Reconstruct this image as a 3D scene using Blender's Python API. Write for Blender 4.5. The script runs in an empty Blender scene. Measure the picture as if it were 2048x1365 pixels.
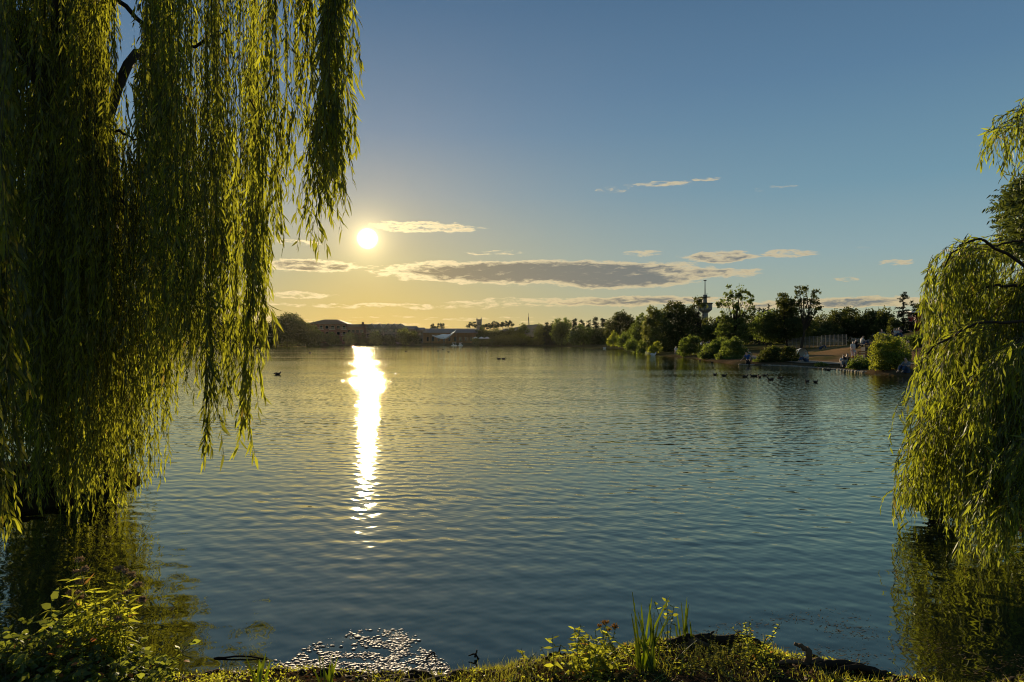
import bpy, math, random
import numpy as np
from mathutils import Vector

random.seed(7)
RNG = np.random.default_rng(7)
R = math.radians
scene = bpy.context.scene
COL = scene.collection

# ------------------------------------------------------------------ camera
F = 1365.0                     # focal length for a 2048 wide picture
EYE = 1.95                     # eye height over the lake
cam_d = bpy.data.cameras.new('camera')
cam = bpy.data.objects.new('camera', cam_d)
COL.objects.link(cam)
cam.location = (0, 0, EYE)
cam.rotation_euler = (R(90.05), 0, 0)
cam_d.sensor_width = 36
cam_d.lens = 24.0
cam_d.clip_start = 0.05
cam_d.clip_end = 20000
scene.camera = cam


def W(px, py, D):
    """a point at distance D along the view axis, from the photograph's pixel grid"""
    return np.array([(px - 1024) / F * D, D, EYE - (py - 684) / F * D])


# ------------------------------------------------------------------ light
SUN_AZ = math.atan((735 - 1024) / F)          # left of the view axis
SUN_EL = math.atan((684 - 478) / F * math.cos(SUN_AZ))
SUN_DIR = Vector((math.sin(SUN_AZ) * math.cos(SUN_EL), math.cos(SUN_AZ) * math.cos(SUN_EL), math.sin(SUN_EL)))
sl = bpy.data.lights.new('sun', 'SUN')
sl.energy = 5.0
sl.angle = R(0.5)
sl.color = (1.0, 0.80, 0.52)
so = bpy.data.objects.new('sun', sl)
COL.objects.link(so)
so.rotation_euler = SUN_DIR.to_track_quat('Z', 'Y').to_euler()

scene.view_settings.view_transform = 'Standard'
scene.view_settings.look = 'None'
scene.view_settings.exposure = 0.36
scene.view_settings.gamma = 1.0
cy = scene.cycles
cy.max_bounces = 8
cy.diffuse_bounces = 3
cy.glossy_bounces = 4
cy.transmission_bounces = 4
cy.transparent_max_bounces = 8
cy.volume_bounces = 0
cy.sample_clamp_indirect = 6.0
cy.sample_clamp_direct = 0.0
cy.caustics_reflective = False
cy.caustics_refractive = False
cy.use_denoising = True
cy.denoiser = 'OPENIMAGEDENOISE'
cy.denoising_input_passes = 'RGB_ALBEDO_NORMAL'
cy.denoising_prefilter = 'ACCURATE'
cy.pixel_filter_type = 'BLACKMAN_HARRIS'
cy.filter_width = 1.05


# ------------------------------------------------------------------ node helper
class NT:
    def __init__(self, tree):
        self.t = tree
        self.n = tree.nodes
        self.l = tree.links

    def new(self, typ, **kw):
        nd = self.n.new(typ)
        for k, v in kw.items():
            setattr(nd, k, v)
        return nd

    def put(self, sock, v):
        if isinstance(v, bpy.types.NodeSocket):
            self.l.new(v, sock)
        else:
            sock.default_value = v

    def math(self, op, a, b=0.0, c=None, clamp=False):
        nd = self.new('ShaderNodeMath', operation=op, use_clamp=clamp)
        self.put(nd.inputs[0], a)
        self.put(nd.inputs[1], b)
        if c is not None:
            self.put(nd.inputs[2], c)
        return nd.outputs[0]

    def vmath(self, op, a, b=(0, 0, 0), c=None, scale=None):
        nd = self.new('ShaderNodeVectorMath', operation=op)
        self.put(nd.inputs[0], a)
        if op != 'NORMALIZE' and op != 'LENGTH' and op != 'SCALE':
            self.put(nd.inputs[1], b)
        if c is not None:
            self.put(nd.inputs[2], c)
        if scale is not None:
            self.put(nd.inputs['Scale'], scale)
        return nd.outputs['Value'] if op in ('DOT_PRODUCT', 'LENGTH') else nd.outputs[0]

    def mix(self, f, a, b, blend='MIX', clamp=False):
        nd = self.new('ShaderNodeMix', data_type='RGBA', blend_type=blend)
        nd.clamp_factor = True
        nd.clamp_result = clamp
        self.put(nd.inputs[0], f)
        self.put(nd.inputs[6], a)
        self.put(nd.inputs[7], b)
        return nd.outputs[2]

    def ramp(self, f, stops, interp='LINEAR'):
        nd = self.new('ShaderNodeValToRGB')
        cr = nd.color_ramp
        cr.interpolation = interp
        while len(cr.elements) < len(stops):
            cr.elements.new(0.5)
        for e, (p, c) in zip(cr.elements, stops):
            e.position = p
            e.color = (*c, 1) if len(c) == 3 else c
        self.put(nd.inputs[0], f)
        return nd.outputs[0]

    def smooth(self, x, a, b, ta=0.0, tb=1.0):
        nd = self.new('ShaderNodeMapRange', interpolation_type='SMOOTHSTEP')
        self.put(nd.inputs[0], x)
        nd.inputs[1].default_value = a
        nd.inputs[2].default_value = b
        nd.inputs[3].default_value = ta
        nd.inputs[4].default_value = tb
        return nd.outputs[0]

    def noise(self, vec, scale, detail=3, rough=0.5, dist=0.0, color=False):
        nd = self.new('ShaderNodeTexNoise')
        if vec is not None:
            self.put(nd.inputs['Vector'], vec)
        nd.inputs['Scale'].default_value = scale
        nd.inputs['Detail'].default_value = detail
        nd.inputs['Roughness'].default_value = rough
        nd.inputs['Distortion'].default_value = dist
        return nd.outputs['Color' if color else 'Fac']


# ------------------------------------------------------------------ sky
def build_world():
    w = bpy.data.worlds.new('World')
    scene.world = w
    w.use_nodes = True
    w.node_tree.nodes.clear()
    t = NT(w.node_tree)
    sky = t.new('ShaderNodeTexSky', sky_type='NISHITA')
    sky.sun_disc = False
    sky.sun_elevation = SUN_EL
    sky.sun_rotation = SUN_AZ
    sky.air_density = 1.0
    sky.dust_density = 1.6
    sky.ozone_density = 2.0
    sky.altitude = 50
    d = t.new('ShaderNodeTexCoord').outputs['Generated']
    sep = t.new('ShaderNodeSeparateXYZ')
    t.put(sep.inputs[0], d)
    az = t.math('MULTIPLY', t.math('ARCTAN2', sep.outputs[0], sep.outputs[1]), 57.29578)
    el = t.math('MULTIPLY', t.math('ARCSINE', sep.outputs[2]), 57.29578)
    # the photograph is a compressed (HDR) exposure: a little of the physical sky over a
    # compressed one that goes from blue overhead to gold low down near the sun
    nish = t.vmath('SCALE', sky.outputs[0], scale=0.0022)
    sd = t.vmath('DOT_PRODUCT', d, tuple(SUN_DIR))
    ang = t.math('MULTIPLY', t.math('ARCCOSINE', t.math('MINIMUM', sd, 1.0)), 57.29578)
    e01 = t.math('MULTIPLY', el, 1 / 90.0, clamp=True)
    cool = t.ramp(e01, [(e / 90, c) for e, c in SKY_COOL])
    warm = t.ramp(e01, [(e / 90, c) for e, c in SKY_WARM])
    daz = t.math('MULTIPLY', t.math('ADD', az, -math.degrees(SUN_AZ)), 1 / 21.0)
    side = t.math('EXPONENT', t.math('MULTIPLY', t.math('POWER', t.math('ABSOLUTE', daz), 1.6), -1.0))
    low = t.math('EXPONENT', t.math('MULTIPLY', t.math('MAXIMUM', el, 0.0), -1 / 3.6))
    col = t.vmath('ADD', t.mix(side, cool, warm), nish)
    # aureole
    g1 = t.math('EXPONENT', t.math('MULTIPLY', ang, -1 / 4.0))
    col = t.vmath('ADD', col, t.vmath('SCALE', (0.24, 0.14, 0.0), scale=g1))
    g2 = t.math('EXPONENT', t.math('MULTIPLY', ang, -1 / 0.9))
    col = t.vmath('ADD', col, t.vmath('SCALE', (1.5, 1.2, 0.60), scale=g2))
    # ---- clouds, by azimuth and elevation in degrees
    p = t.new('ShaderNodeCombineXYZ')
    t.put(p.inputs[0], az)
    t.put(p.inputs[1], el)
    p = p.outputs[0]
    warp = t.noise(t.vmath('MULTIPLY', p, (0.30, 1.1, 1)), 1.0, 5, 0.6, color=True)
    warp = t.vmath('MULTIPLY', t.vmath('SUBTRACT', warp, (0.5, 0.5, 0.5)), (2.2, 0.75, 0))
    pw = t.vmath('ADD', p, warp)
    fine = t.noise(t.vmath('MULTIPLY', pw, (0.75, 3.4, 1)), 1.0, 8, 0.66)

    def deg(px, py):
        a = math.degrees(math.atan((px - 1024) / F))
        e = math.degrees(math.atan((684 - py) / F * math.cos(R(a))))
        return a, e

    def blob(px, py, wx, hy, gain, cap):
        a, e = deg(px, py)
        aw = math.degrees(wx / F) * math.cos(R(a)) ** 2
        eh = math.degrees(hy / F) * math.cos(R(a))
        q = t.vmath('MULTIPLY_ADD', pw, (1 / aw, 1 / eh, 0), (-a / aw, -e / eh, 0))
        q2 = t.vmath('DOT_PRODUCT', q, q)
        v = t.math('MULTIPLY_ADD', q2, -gain, gain)
        return t.math('MINIMUM', v, cap)

    thick = None
    for args in CLOUDS:
        v = blob(*args)
        thick = v if thick is None else t.math('MAXIMUM', thick, v)
    # streaky veil close to the horizon
    st = t.noise(t.vmath('MULTIPLY', p, (0.07, 1.9, 1)), 1.0, 6, 0.6)
    band = t.math('MULTIPLY', t.smooth(el, 3.6, 1.6), t.smooth(el, 0.2, 1.2))
    st = t.math('MULTIPLY', t.math('SUBTRACT', st, 0.50), t.math('MULTIPLY', band, 3.2))
    st = t.math('ADD', st, t.math('MULTIPLY_ADD', band, 1.0, -1.0))
    thick = t.math('MAXIMUM', thick, st)
    thick = t.math('ADD', thick, t.math('MULTIPLY', t.math('SUBTRACT', fine, 0.53), 1.9))
    a = t.smooth(thick, 0.0, 0.34)
    a = t.math('MULTIPLY', a, t.smooth(el, 0.0, 0.4))
    core = t.smooth(thick, 0.30, 0.85)
    near = t.math('EXPONENT', t.math('MULTIPLY', ang, -1 / 9.0))
    rim = t.mix(near, (0.54, 0.47, 0.33, 1), (1.7, 1.35, 0.70, 1))
    rim = t.mix(t.math('MULTIPLY', low, 0.8), rim, (0.72, 0.50, 0.17, 1))
    body = t.mix(near, (0.13, 0.155, 0.175, 1), (0.40, 0.29, 0.13, 1))
    body = t.mix(t.math('MULTIPLY', t.math('MULTIPLY', low, side), 0.9), body, (0.50, 0.34, 0.11, 1))
    cloud = t.mix(core, rim, body)
    col = t.mix(t.math('MULTIPLY', a, 0.88), col, cloud)
    # the over-exposed sun
    disc = t.math('POWER', t.smooth(ang, 1.05, 0.45), 2.0)
    col = t.vmath('ADD', col, t.vmath('SCALE', (6.0, 5.2, 3.4), scale=disc))
    # keep what is under the horizon dim
    col = t.mix(t.smooth(el, 0.0, -2.0), col, (0.03, 0.035, 0.03, 1))
    bg = t.new('ShaderNodeBackground')
    t.put(bg.inputs[0], t.vmath('SCALE', col, scale=.79 / SKY_STRENGTH))
    bg.inputs[1].default_value = SKY_STRENGTH
    out = t.new('ShaderNodeOutputWorld')
    t.l.new(bg.outputs[0], out.inputs[0])


SKY_STRENGTH = 0.1
SKY_COOL = [(0, (.46, .45, .23)), (3, (.34, .42, .35)), (7, (.245, .37, .41)), (12, (.155, .295, .385)), (20, (.097, .200, .320)), (27, (.070, .148, .255)), (60, (.045, .095, .150))]
SKY_WARM = [(0, (.52, .35, .07)), (3, (.47, .37, .125)), (6, (.41, .38, .21)), (9, (.35, .36, .29)), (12, (.265, .315, .34)), (17, (.155, .240, .345)), (26, (.080, .158, .270)), (60, (.05, .095, .155))]
# px, py, half width, half height (photo pixels), gain, cap on thickness
CLOUDS = [
    (1080, 546, 350, 26, 1.3, 1.0), (1240, 560, 170, 20, 1.2, 1.0), (880, 538, 110, 14, 0.7, 0.5), (1400, 548, 130, 13, 0.7, 0.6),
    (620, 532, 125, 14, 0.9, 0.7), (850, 455, 120, 13, 0.75, 0.34), (600, 486, 60, 5, 0.6, 0.25),
    (1320, 368, 62, 6, 0.6, 0.24), (1412, 359, 32, 4, 0.6, 0.22), (1230, 378, 50, 5, 0.5, 0.08),
    (1440, 516, 85, 13, 0.9, 0.6), (1575, 508, 62, 9, 0.8, 0.34), (1285, 507, 60, 6, 0.7, 0.25), (985, 506, 60, 5, 0.5, 0.16),
    (1790, 524, 45, 7, 0.7, 0.3), (1725, 496, 20, 4, 0.6, 0.25), (1690, 557, 30, 5, 0.6, 0.2), (1545, 378, 45, 4, 0.5, 0.06),
    (1260, 603, 230, 11, 0.8, 0.8), (1700, 606, 190, 12, 0.8, 0.75), (600, 590, 75, 7, 0.6, 0.3), (1500, 612, 120, 9, 0.6, 0.6),
    (1940, 500, 60, 5, 0.6, 0.2), (1060, 606, 180, 9, 0.5, 0.22), (760, 612, 230, 6, 0.45, 0.22),
]
build_world()


# ------------------------------------------------------------------ mesh helpers
class MB:
    """collects vertices and polygons (numpy), then links them as ONE mesh object"""

    def __init__(self):
        self.v, self.nv = [], 0
        self.idx, self.tot, self.tint = [], [], []

    def add(self, V, faces, tint=0.5):
        """V (n,3); faces list of equal-length index arrays"""
        V = np.asarray(V, float).reshape(-1, 3)
        F_ = np.asarray(faces, int)
        self.v.append(V)
        self.idx.append((F_ + self.nv).ravel())
        self.tot.append(np.full(len(F_), F_.shape[1], int))
        self.tint.append(np.full(len(F_), tint, float) if np.isscalar(tint) else np.asarray(tint, float))
        self.nv += len(V)

    def box(self, c, s, rz=0.0, tint=0.5):
        c = np.asarray(c, float)
        h = np.asarray(s, float) / 2
        P = np.array([[x, y, z] for z in (-1, 1) for y in (-1, 1) for x in (-1, 1)]) * h
        ca, sa = math.cos(rz), math.sin(rz)
        P = np.stack([P[:, 0] * ca - P[:, 1] * sa, P[:, 0] * sa + P[:, 1] * ca, P[:, 2]], 1) + c
        self.add(P, [[0, 2, 3, 1], [4, 5, 7, 6], [0, 1, 5, 4], [2, 6, 7, 3], [0, 4, 6, 2], [1, 3, 7, 5]], tint)
        return self

    def tube(self, pts, rad, sides=6, cap=True, tint=0.5):
        pts = np.asarray(pts, float)
        n = len(pts)
        rad = np.full(n, rad, float) if np.isscalar(rad) else np.asarray(rad, float)
        T = np.gradient(pts, axis=0)
        T /= np.linalg.norm(T, axis=1)[:, None] + 1e-9
        up = np.array([0, 0, 1.0]) if abs(T[0, 2]) < 0.9 else np.array([0, 1.0, 0])
        A = np.cross(T, up)
        A /= np.linalg.norm(A, axis=1)[:, None] + 1e-9
        B = np.cross(T, A)
        an = np.linspace(0, 2 * math.pi, sides, endpoint=False)
        V = pts[:, None] + rad[:, None, None] * (np.cos(an)[None, :, None] * A[:, None] + np.sin(an)[None, :, None] * B[:, None])
        i = np.arange(n - 1)[:, None] * sides
        j = np.arange(sides)[None]
        k = (j + 1) % sides
        fs = np.stack([i + j, i + k, i + sides + k, i + sides + j], -1).reshape(-1, 4)
        self.add(V.reshape(-1, 3), fs, tint)
        if cap:
            self.idx.append(np.arange(sides) + self.nv - sides)
            self.tot.append(np.array([sides]))
            self.tint.append(np.array([tint]))
        return self

    def ball(self, c, r, nu=10, nv=7, tint=0.5):
        c = np.asarray(c, float)
        r = np.asarray([r, r, r] if np.isscalar(r) else r, float)
        th = np.linspace(0.001, math.pi - 0.001, nv)
        ph = np.linspace(0, 2 * math.pi, nu, endpoint=False)
        V = np.stack([np.sin(th)[:, None] * np.cos(ph), np.sin(th)[:, None] * np.sin(ph), np.cos(th)[:, None] + 0 * ph], -1) * r + c
        i = np.arange(nv - 1)[:, None] * nu
        j = np.arange(nu)[None]
        k = (j + 1) % nu
        self.add(V.reshape(-1, 3), np.stack([i + j, i + nu + j, i + nu + k, i + k], -1).reshape(-1, 4), tint)
        return self

    def build(self, name, mat, parent=None, smooth=False, loc=None):
        me = bpy.data.meshes.new(name)
        V = np.concatenate(self.v)
        idx = np.concatenate(self.idx)
        tot = np.concatenate(self.tot)
        if loc is not None:
            V = V - np.asarray(loc, float)
        me.vertices.add(len(V))
        me.vertices.foreach_set('co', V.astype(np.float32).ravel())
        me.loops.add(len(idx))
        me.loops.foreach_set('vertex_index', idx.astype(np.int32))
        me.polygons.add(len(tot))
        st = np.zeros(len(tot), np.int32)
        st[1:] = np.cumsum(tot)[:-1]
        me.polygons.foreach_set('loop_start', st)
        me.polygons.foreach_set('loop_total', tot.astype(np.int32))
        me.polygons.foreach_set('use_smooth', np.full(len(tot), smooth))
        at = me.attributes.new('tint', 'FLOAT', 'FACE')
        at.data.foreach_set('value', np.concatenate(self.tint).astype(np.float32))
        me.materials.append(mat)
        me.update()
        me.validate()
        o = bpy.data.objects.new(name, me)
        COL.objects.link(o)
        if loc is not None:
            o.location = tuple(loc)
        if parent is not None:
            o.parent = parent
        return o


def thing(name, label, cat, loc=(0, 0, 0), rz=0.0, group=None):
    o = bpy.data.objects.new(name, None)
    COL.objects.link(o)
    o.location = tuple(loc)
    o.rotation_euler = (0, 0, rz)
    o.empty_display_size = 0.2
    return tag(o, label, cat, group)


def tag(o, label, cat, group=None, kind=None):
    o['label'] = label
    o['category'] = cat
    if group:
        o['group'] = group
    if kind:
        o['kind'] = kind
    return o


def copy_tree(o, parent=None):
    c = o.copy()
    COL.objects.link(c)
    c.parent = parent
    for ch in list(o.children):
        copy_tree(ch, c)
    return c


def unit(v):
    return v / (np.linalg.norm(v, axis=-1, keepdims=True) + 1e-9)


def rand_dirs(n):
    return unit(RNG.normal(size=(n, 3)))


def leaves(mb, P, A, L, Wd, curl=0.15, tint=None, shape='lance', N=None):
    """leaf blades at P along A: 'lance' has a bent blade, 'card' one quad"""
    n = len(P)
    if n == 0:
        return
    L = np.broadcast_to(np.asarray(L, float), (n,))[:, None]
    Wd = np.broadcast_to(np.asarray(Wd, float), (n,))[:, None]
    A = unit(A)
    if N is None:
        N = rand_dirs(n)
    S = unit(np.cross(A, N))
    N = np.cross(S, A)
    tint = RNG.random(n) if tint is None else tint
    if shape == 'lance':
        c = curl * L * RNG.normal(1, 0.5, (n, 1))
        v = [P, P + A * L * .32 - N * c * .1 + S * Wd * .5, P + A * L * .32 - N * c * .1 - S * Wd * .5,
             P + A * L * .68 - N * c * .46 + S * Wd * .36, P + A * L * .68 - N * c * .46 - S * Wd * .36, P + A * L - N * c]
        V = np.stack(v, 1).reshape(-1, 3)
        b = np.arange(n)[:, None] * 6
        mb.add(V, np.concatenate([b + [0, 1, 2], b + [3, 5, 4]]), np.concatenate([tint, tint]))
        mb.idx.append((b + [1, 3, 4, 2] + mb.nv - 6 * n).ravel())
        mb.tot.append(np.full(n, 4))
        mb.tint.append(tint)
    else:
        V = np.stack([P, P + A * L * .45 + S * Wd * .5 + N * L * .06, P + A * L, P + A * L * .45 - S * Wd * .5 + N * L * .06], 1).reshape(-1, 3)
        mb.add(V, np.arange(n)[:, None] * 4 + [0, 1, 2, 3], tint)


# value noise on numpy arrays
_perm = RNG.random((256, 256))


def vnoise(x, y):
    xi, yi = np.floor(x).astype(int), np.floor(y).astype(int)
    fx, fy = x - xi, y - yi
    fx, fy = fx * fx * (3 - 2 * fx), fy * fy * (3 - 2 * fy)
    g = lambda a, b: _perm[a % 256, b % 256]
    return (g(xi, yi) * (1 - fx) + g(xi + 1, yi) * fx) * (1 - fy) + (g(xi, yi + 1) * (1 - fx) + g(xi + 1, yi + 1) * fx) * fy


def fbm(x, y, o=4):
    s, a = 0, 0.5
    for k in range(o):
        s = s + a * vnoise(x * 2 ** k + 17 * k, y * 2 ** k + 31 * k)
        a *= .5
    return s


# ------------------------------------------------------------------ materials
def mat(name):
    m = bpy.data.materials.new(name)
    m.use_nodes = True
    m.node_tree.nodes.clear()
    t = NT(m.node_tree)
    out = t.new('ShaderNodeOutputMaterial')
    return m, t, out


def principled(t, out, col, rough=0.7, spec=0.3, **kw):
    b = t.new('ShaderNodeBsdfPrincipled')
    t.put(b.inputs['Base Color'], (*col, 1) if isinstance(col, tuple) and len(col) == 3 else col)
    t.put(b.inputs['Roughness'], rough)
    b.inputs['Specular IOR Level'].default_value = spec
    for k, v in kw.items():
        t.put(b.inputs[k], v)
    t.l.new(b.outputs[0], out.inputs[0])
    return b


def simple(name, c, rough=0.7, spec=0.3, var=0.25, scale=3.0, **kw):
    m, t, out = mat(name)
    tc = t.new('ShaderNodeTexCoord').outputs['Object']
    n = t.noise(tc, scale, 5, 0.6)
    c2 = tuple(x * (1 - var) for x in c)
    c3 = tuple(min(1, x * (1 + var)) for x in c)
    col = t.mix(n, (*c2, 1), (*c3, 1))
    principled(t, out, col, rough, spec, **kw)
    return m


def leaf_mat(name, dark, light, trans, tw=0.5, gloss=0.06, rough=0.45, odd=None):
    """leaf blades: reflect green, let warm yellow-green light through"""
    m, t, out = mat(name)
    at = t.new('ShaderNodeAttribute', attribute_name='tint').outputs['Fac']
    tc = t.new('ShaderNodeNewGeometry').outputs['Position']
    n = t.noise(tc, 0.8, 3, 0.5)
    f = t.math('MULTIPLY_ADD', at, 0.65, t.math('MULTIPLY_ADD', n, 0.9, -0.28), clamp=True)
    col = t.mix(f, (*dark, 1), (*light, 1))
    trc = t.mix(f, tuple(x * .17 for x in trans) + (1,), (*trans, 1))
    if odd:
        g = t.math('GREATER_THAN', at, 0.975)
        col = t.mix(g, col, (*odd, 1))
        trc = t.mix(g, trc, (*odd, 1))
    d = t.new('ShaderNodeBsdfDiffuse')
    t.put(d.inputs[0], col)
    tr = t.new('ShaderNodeBsdfTranslucent')
    t.put(tr.inputs[0], trc)
    mx = t.new('ShaderNodeMixShader')
    mx.inputs[0].default_value = tw
    t.l.new(d.outputs[0], mx.inputs[1])
    t.l.new(tr.outputs[0], mx.inputs[2])
    gl = t.new('ShaderNodeBsdfGlossy')
    gl.inputs['Roughness'].default_value = rough
    t.put(gl.inputs['Color'], t.mix(.35, (.9, .9, .8, 1), col))
    m2 = t.new('ShaderNodeMixShader')
    m2.inputs[0].default_value = gloss
    t.l.new(mx.outputs[0], m2.inputs[1])
    t.l.new(gl.outputs[0], m2.inputs[2])
    t.l.new(m2.outputs[0], out.inputs[0])
    return m


M = {}
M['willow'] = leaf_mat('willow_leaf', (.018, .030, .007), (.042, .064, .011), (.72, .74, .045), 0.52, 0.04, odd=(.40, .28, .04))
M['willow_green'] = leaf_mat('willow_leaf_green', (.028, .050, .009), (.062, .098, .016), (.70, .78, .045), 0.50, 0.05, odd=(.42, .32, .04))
M['ash'] = leaf_mat('ash_leaf', (.030, .055, .015), (.060, .095, .022), (.20, .24, .03), 0.45)
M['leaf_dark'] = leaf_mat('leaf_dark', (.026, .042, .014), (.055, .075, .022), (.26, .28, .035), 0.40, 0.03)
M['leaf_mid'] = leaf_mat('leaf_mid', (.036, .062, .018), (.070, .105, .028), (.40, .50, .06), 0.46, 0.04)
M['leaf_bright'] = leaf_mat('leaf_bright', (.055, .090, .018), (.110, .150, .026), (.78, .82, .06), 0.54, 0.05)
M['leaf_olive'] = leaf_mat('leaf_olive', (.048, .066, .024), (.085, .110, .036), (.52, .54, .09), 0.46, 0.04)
M['needle'] = leaf_mat('needle', (.014, .024, .012), (.028, .040, .018), (.06, .08, .02), 0.25, 0.03)
M['herb'] = leaf_mat('herb_leaf', (.050, .085, .015), (.095, .140, .022), (.86, .88, .06), 0.58, 0.035, odd=(.42, .22, .04))
M['bramble'] = leaf_mat('bramble_leaf', (.035, .065, .014), (.070, .110, .022), (.50, .56, .05), 0.48, 0.045, odd=(.36, .12, .03))
M['blade'] = leaf_mat('iris_blade', (.050, .095, .020), (.090, .145, .028), (.70, .80, .09), 0.55, 0.05)
M['grass'] = leaf_mat('grass_blade', (.045, .065, .015), (.095, .115, .028), (.60, .58, .05), 0.5, 0.03, odd=(.25, .17, .06))
M['straw'] = leaf_mat('straw', (.16, .11, .05), (.30, .22, .10), (.25, .16, .05), 0.3, 0.05)
M['dead_leaf'] = leaf_mat('dead_leaf', (.06, .030, .014), (.20, .085, .026), (.20, .07, .015), 0.3, 0.05)
M['petal'] = leaf_mat('dull_pink_petal', (.24, .15, .09), (.38, .25, .17), (.36, .24, .12), 0.4, 0.02)
M['orange_petal'] = leaf_mat('orange_petal', (.30, .13, .03), (.45, .22, .04), (.42, .20, .03), 0.4, 0.02)
M['stem'] = simple('green_stem', (.10, .12, .03), .6, .3)
M['twig'] = simple('twig', (.07, .06, .025), .7, .2)
M['bark'] = simple('bark', (.045, .034, .024), .9, .1, .5, 14)
M['root'] = simple('root_wood', (.11, .070, .042), .9, .1, .5, 18)
M['wet_wood'] = simple('wet_wood', (.030, .021, .014), .9, .08, .5, 20)
M['clod'] = simple('wet_earth', (.028, .020, .013), .95, .05, .5, 30)
M['brick'] = simple('brick', (.13, .065, .042), .85, .1, .2, 1.2)
M['render_wall'] = simple('render_wall', (.20, .16, .11), .85, .1, .12, .6)
M['pale_wall'] = simple('pale_wall', (.28, .24, .19), .85, .1, .12, .6)
M['tile'] = simple('roof_tile', (.075, .045, .032), .8, .2, .25, 1.5)
M['slate'] = simple('slate', (.085, .085, .085), .6, .4, .2, 1.5)
M['glass'] = simple('window_glass', (.02, .022, .025), .08, .8, .2)
M['white'] = simple('white_canvas', (.75, .73, .68), .5, .4, .06)
M['timber'] = simple('timber', (.30, .17, .065), .7, .2, .25, 4)
M['stone'] = simple('stone', (.25, .21, .16), .85, .1, .2, 2)
M['concrete'] = simple('concrete', (.20, .20, .185), .85, .15, .15, .7)
M['dark_metal'] = simple('dark_metal', (.035, .035, .038), .85, .15, .2)
M['galv'] = simple('galvanised_steel', (.20, .19, .16), .8, .2, .12)
M['red_paint'] = simple('red_paint', (.50, .07, .035), .5, .4, .12)
M['feather'] = simple('duck_feather', (.055, .042, .030), .7, .2, .4, 30)
M['white_feather'] = simple('white_feather', (.75, .74, .70), .7, .2, .05, 30)
M['bill'] = simple('bill', (.28, .17, .04), .5, .3, .15, 30)
M['skin'] = simple('skin', (.50, .30, .21), .6, .3, .08, 8)
M['hair'] = simple('hair', (.035, .022, .014), .6, .3, .3, 30)
for nm, c in dict(white_cloth=(.50, .48, .45), black_cloth=(.02, .02, .022), blue_cloth=(.04, .09, .24), red_cloth=(.45, .05, .045), grey_cloth=(.17, .17, .18),
                  denim=(.05, .075, .13), pink_cloth=(.50, .22, .22), tan_cloth=(.35, .26, .16)).items():
    M[nm] = simple(nm, c, .85, .1, .12, 12)


def ground_mat():
    m, t, out = mat('lake_bank_soil')
    pos = t.new('ShaderNodeNewGeometry').outputs['Position']
    sep = t.new('ShaderNodeSeparateXYZ')
    t.put(sep.inputs[0], pos)
    n1 = t.noise(pos, 0.16, 5, 0.6)
    n2 = t.noise(pos, 2.6, 6, 0.65)
    n3 = t.noise(pos, 38, 4, 0.7)
    # the near bank: dark earth, moss, litter
    soil = t.mix(n3, (.012, .009, .006, 1), (.055, .038, .022, 1))
    moss = t.mix(n3, (.022, .028, .008, 1), (.060, .066, .018, 1))
    near = t.mix(t.smooth(n2, .48, .66), soil, moss)
    # the far park: sun dried grass with greener patches
    dry = t.mix(n2, (.22, .125, .060, 1), (.34, .205, .100, 1))
    green = t.mix(n2, (.060, .065, .020, 1), (.14, .125, .040, 1))
    park = t.mix(t.smooth(n1, .46, .62), dry, green)
    shore = t.smooth(sep.outputs[2], .50, .20)
    park = t.mix(t.math('MULTIPLY', shore, .8), park, (.060, .045, .028, 1))
    far = t.smooth(sep.outputs[1], 72, 105)
    park = t.mix(far, park, (.060, .055, .022, 1))
    col = t.mix(t.smooth(sep.outputs[1], 11, 24), near, park)
    bmp = t.new('ShaderNodeBump')
    bmp.inputs['Strength'].default_value = .6
    bmp.inputs['Distance'].default_value = .03
    t.put(bmp.inputs['Height'], t.math('ADD', n3, n2))
    principled(t, out, col, .95, .0, Normal=bmp.outputs[0])
    return m


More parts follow.
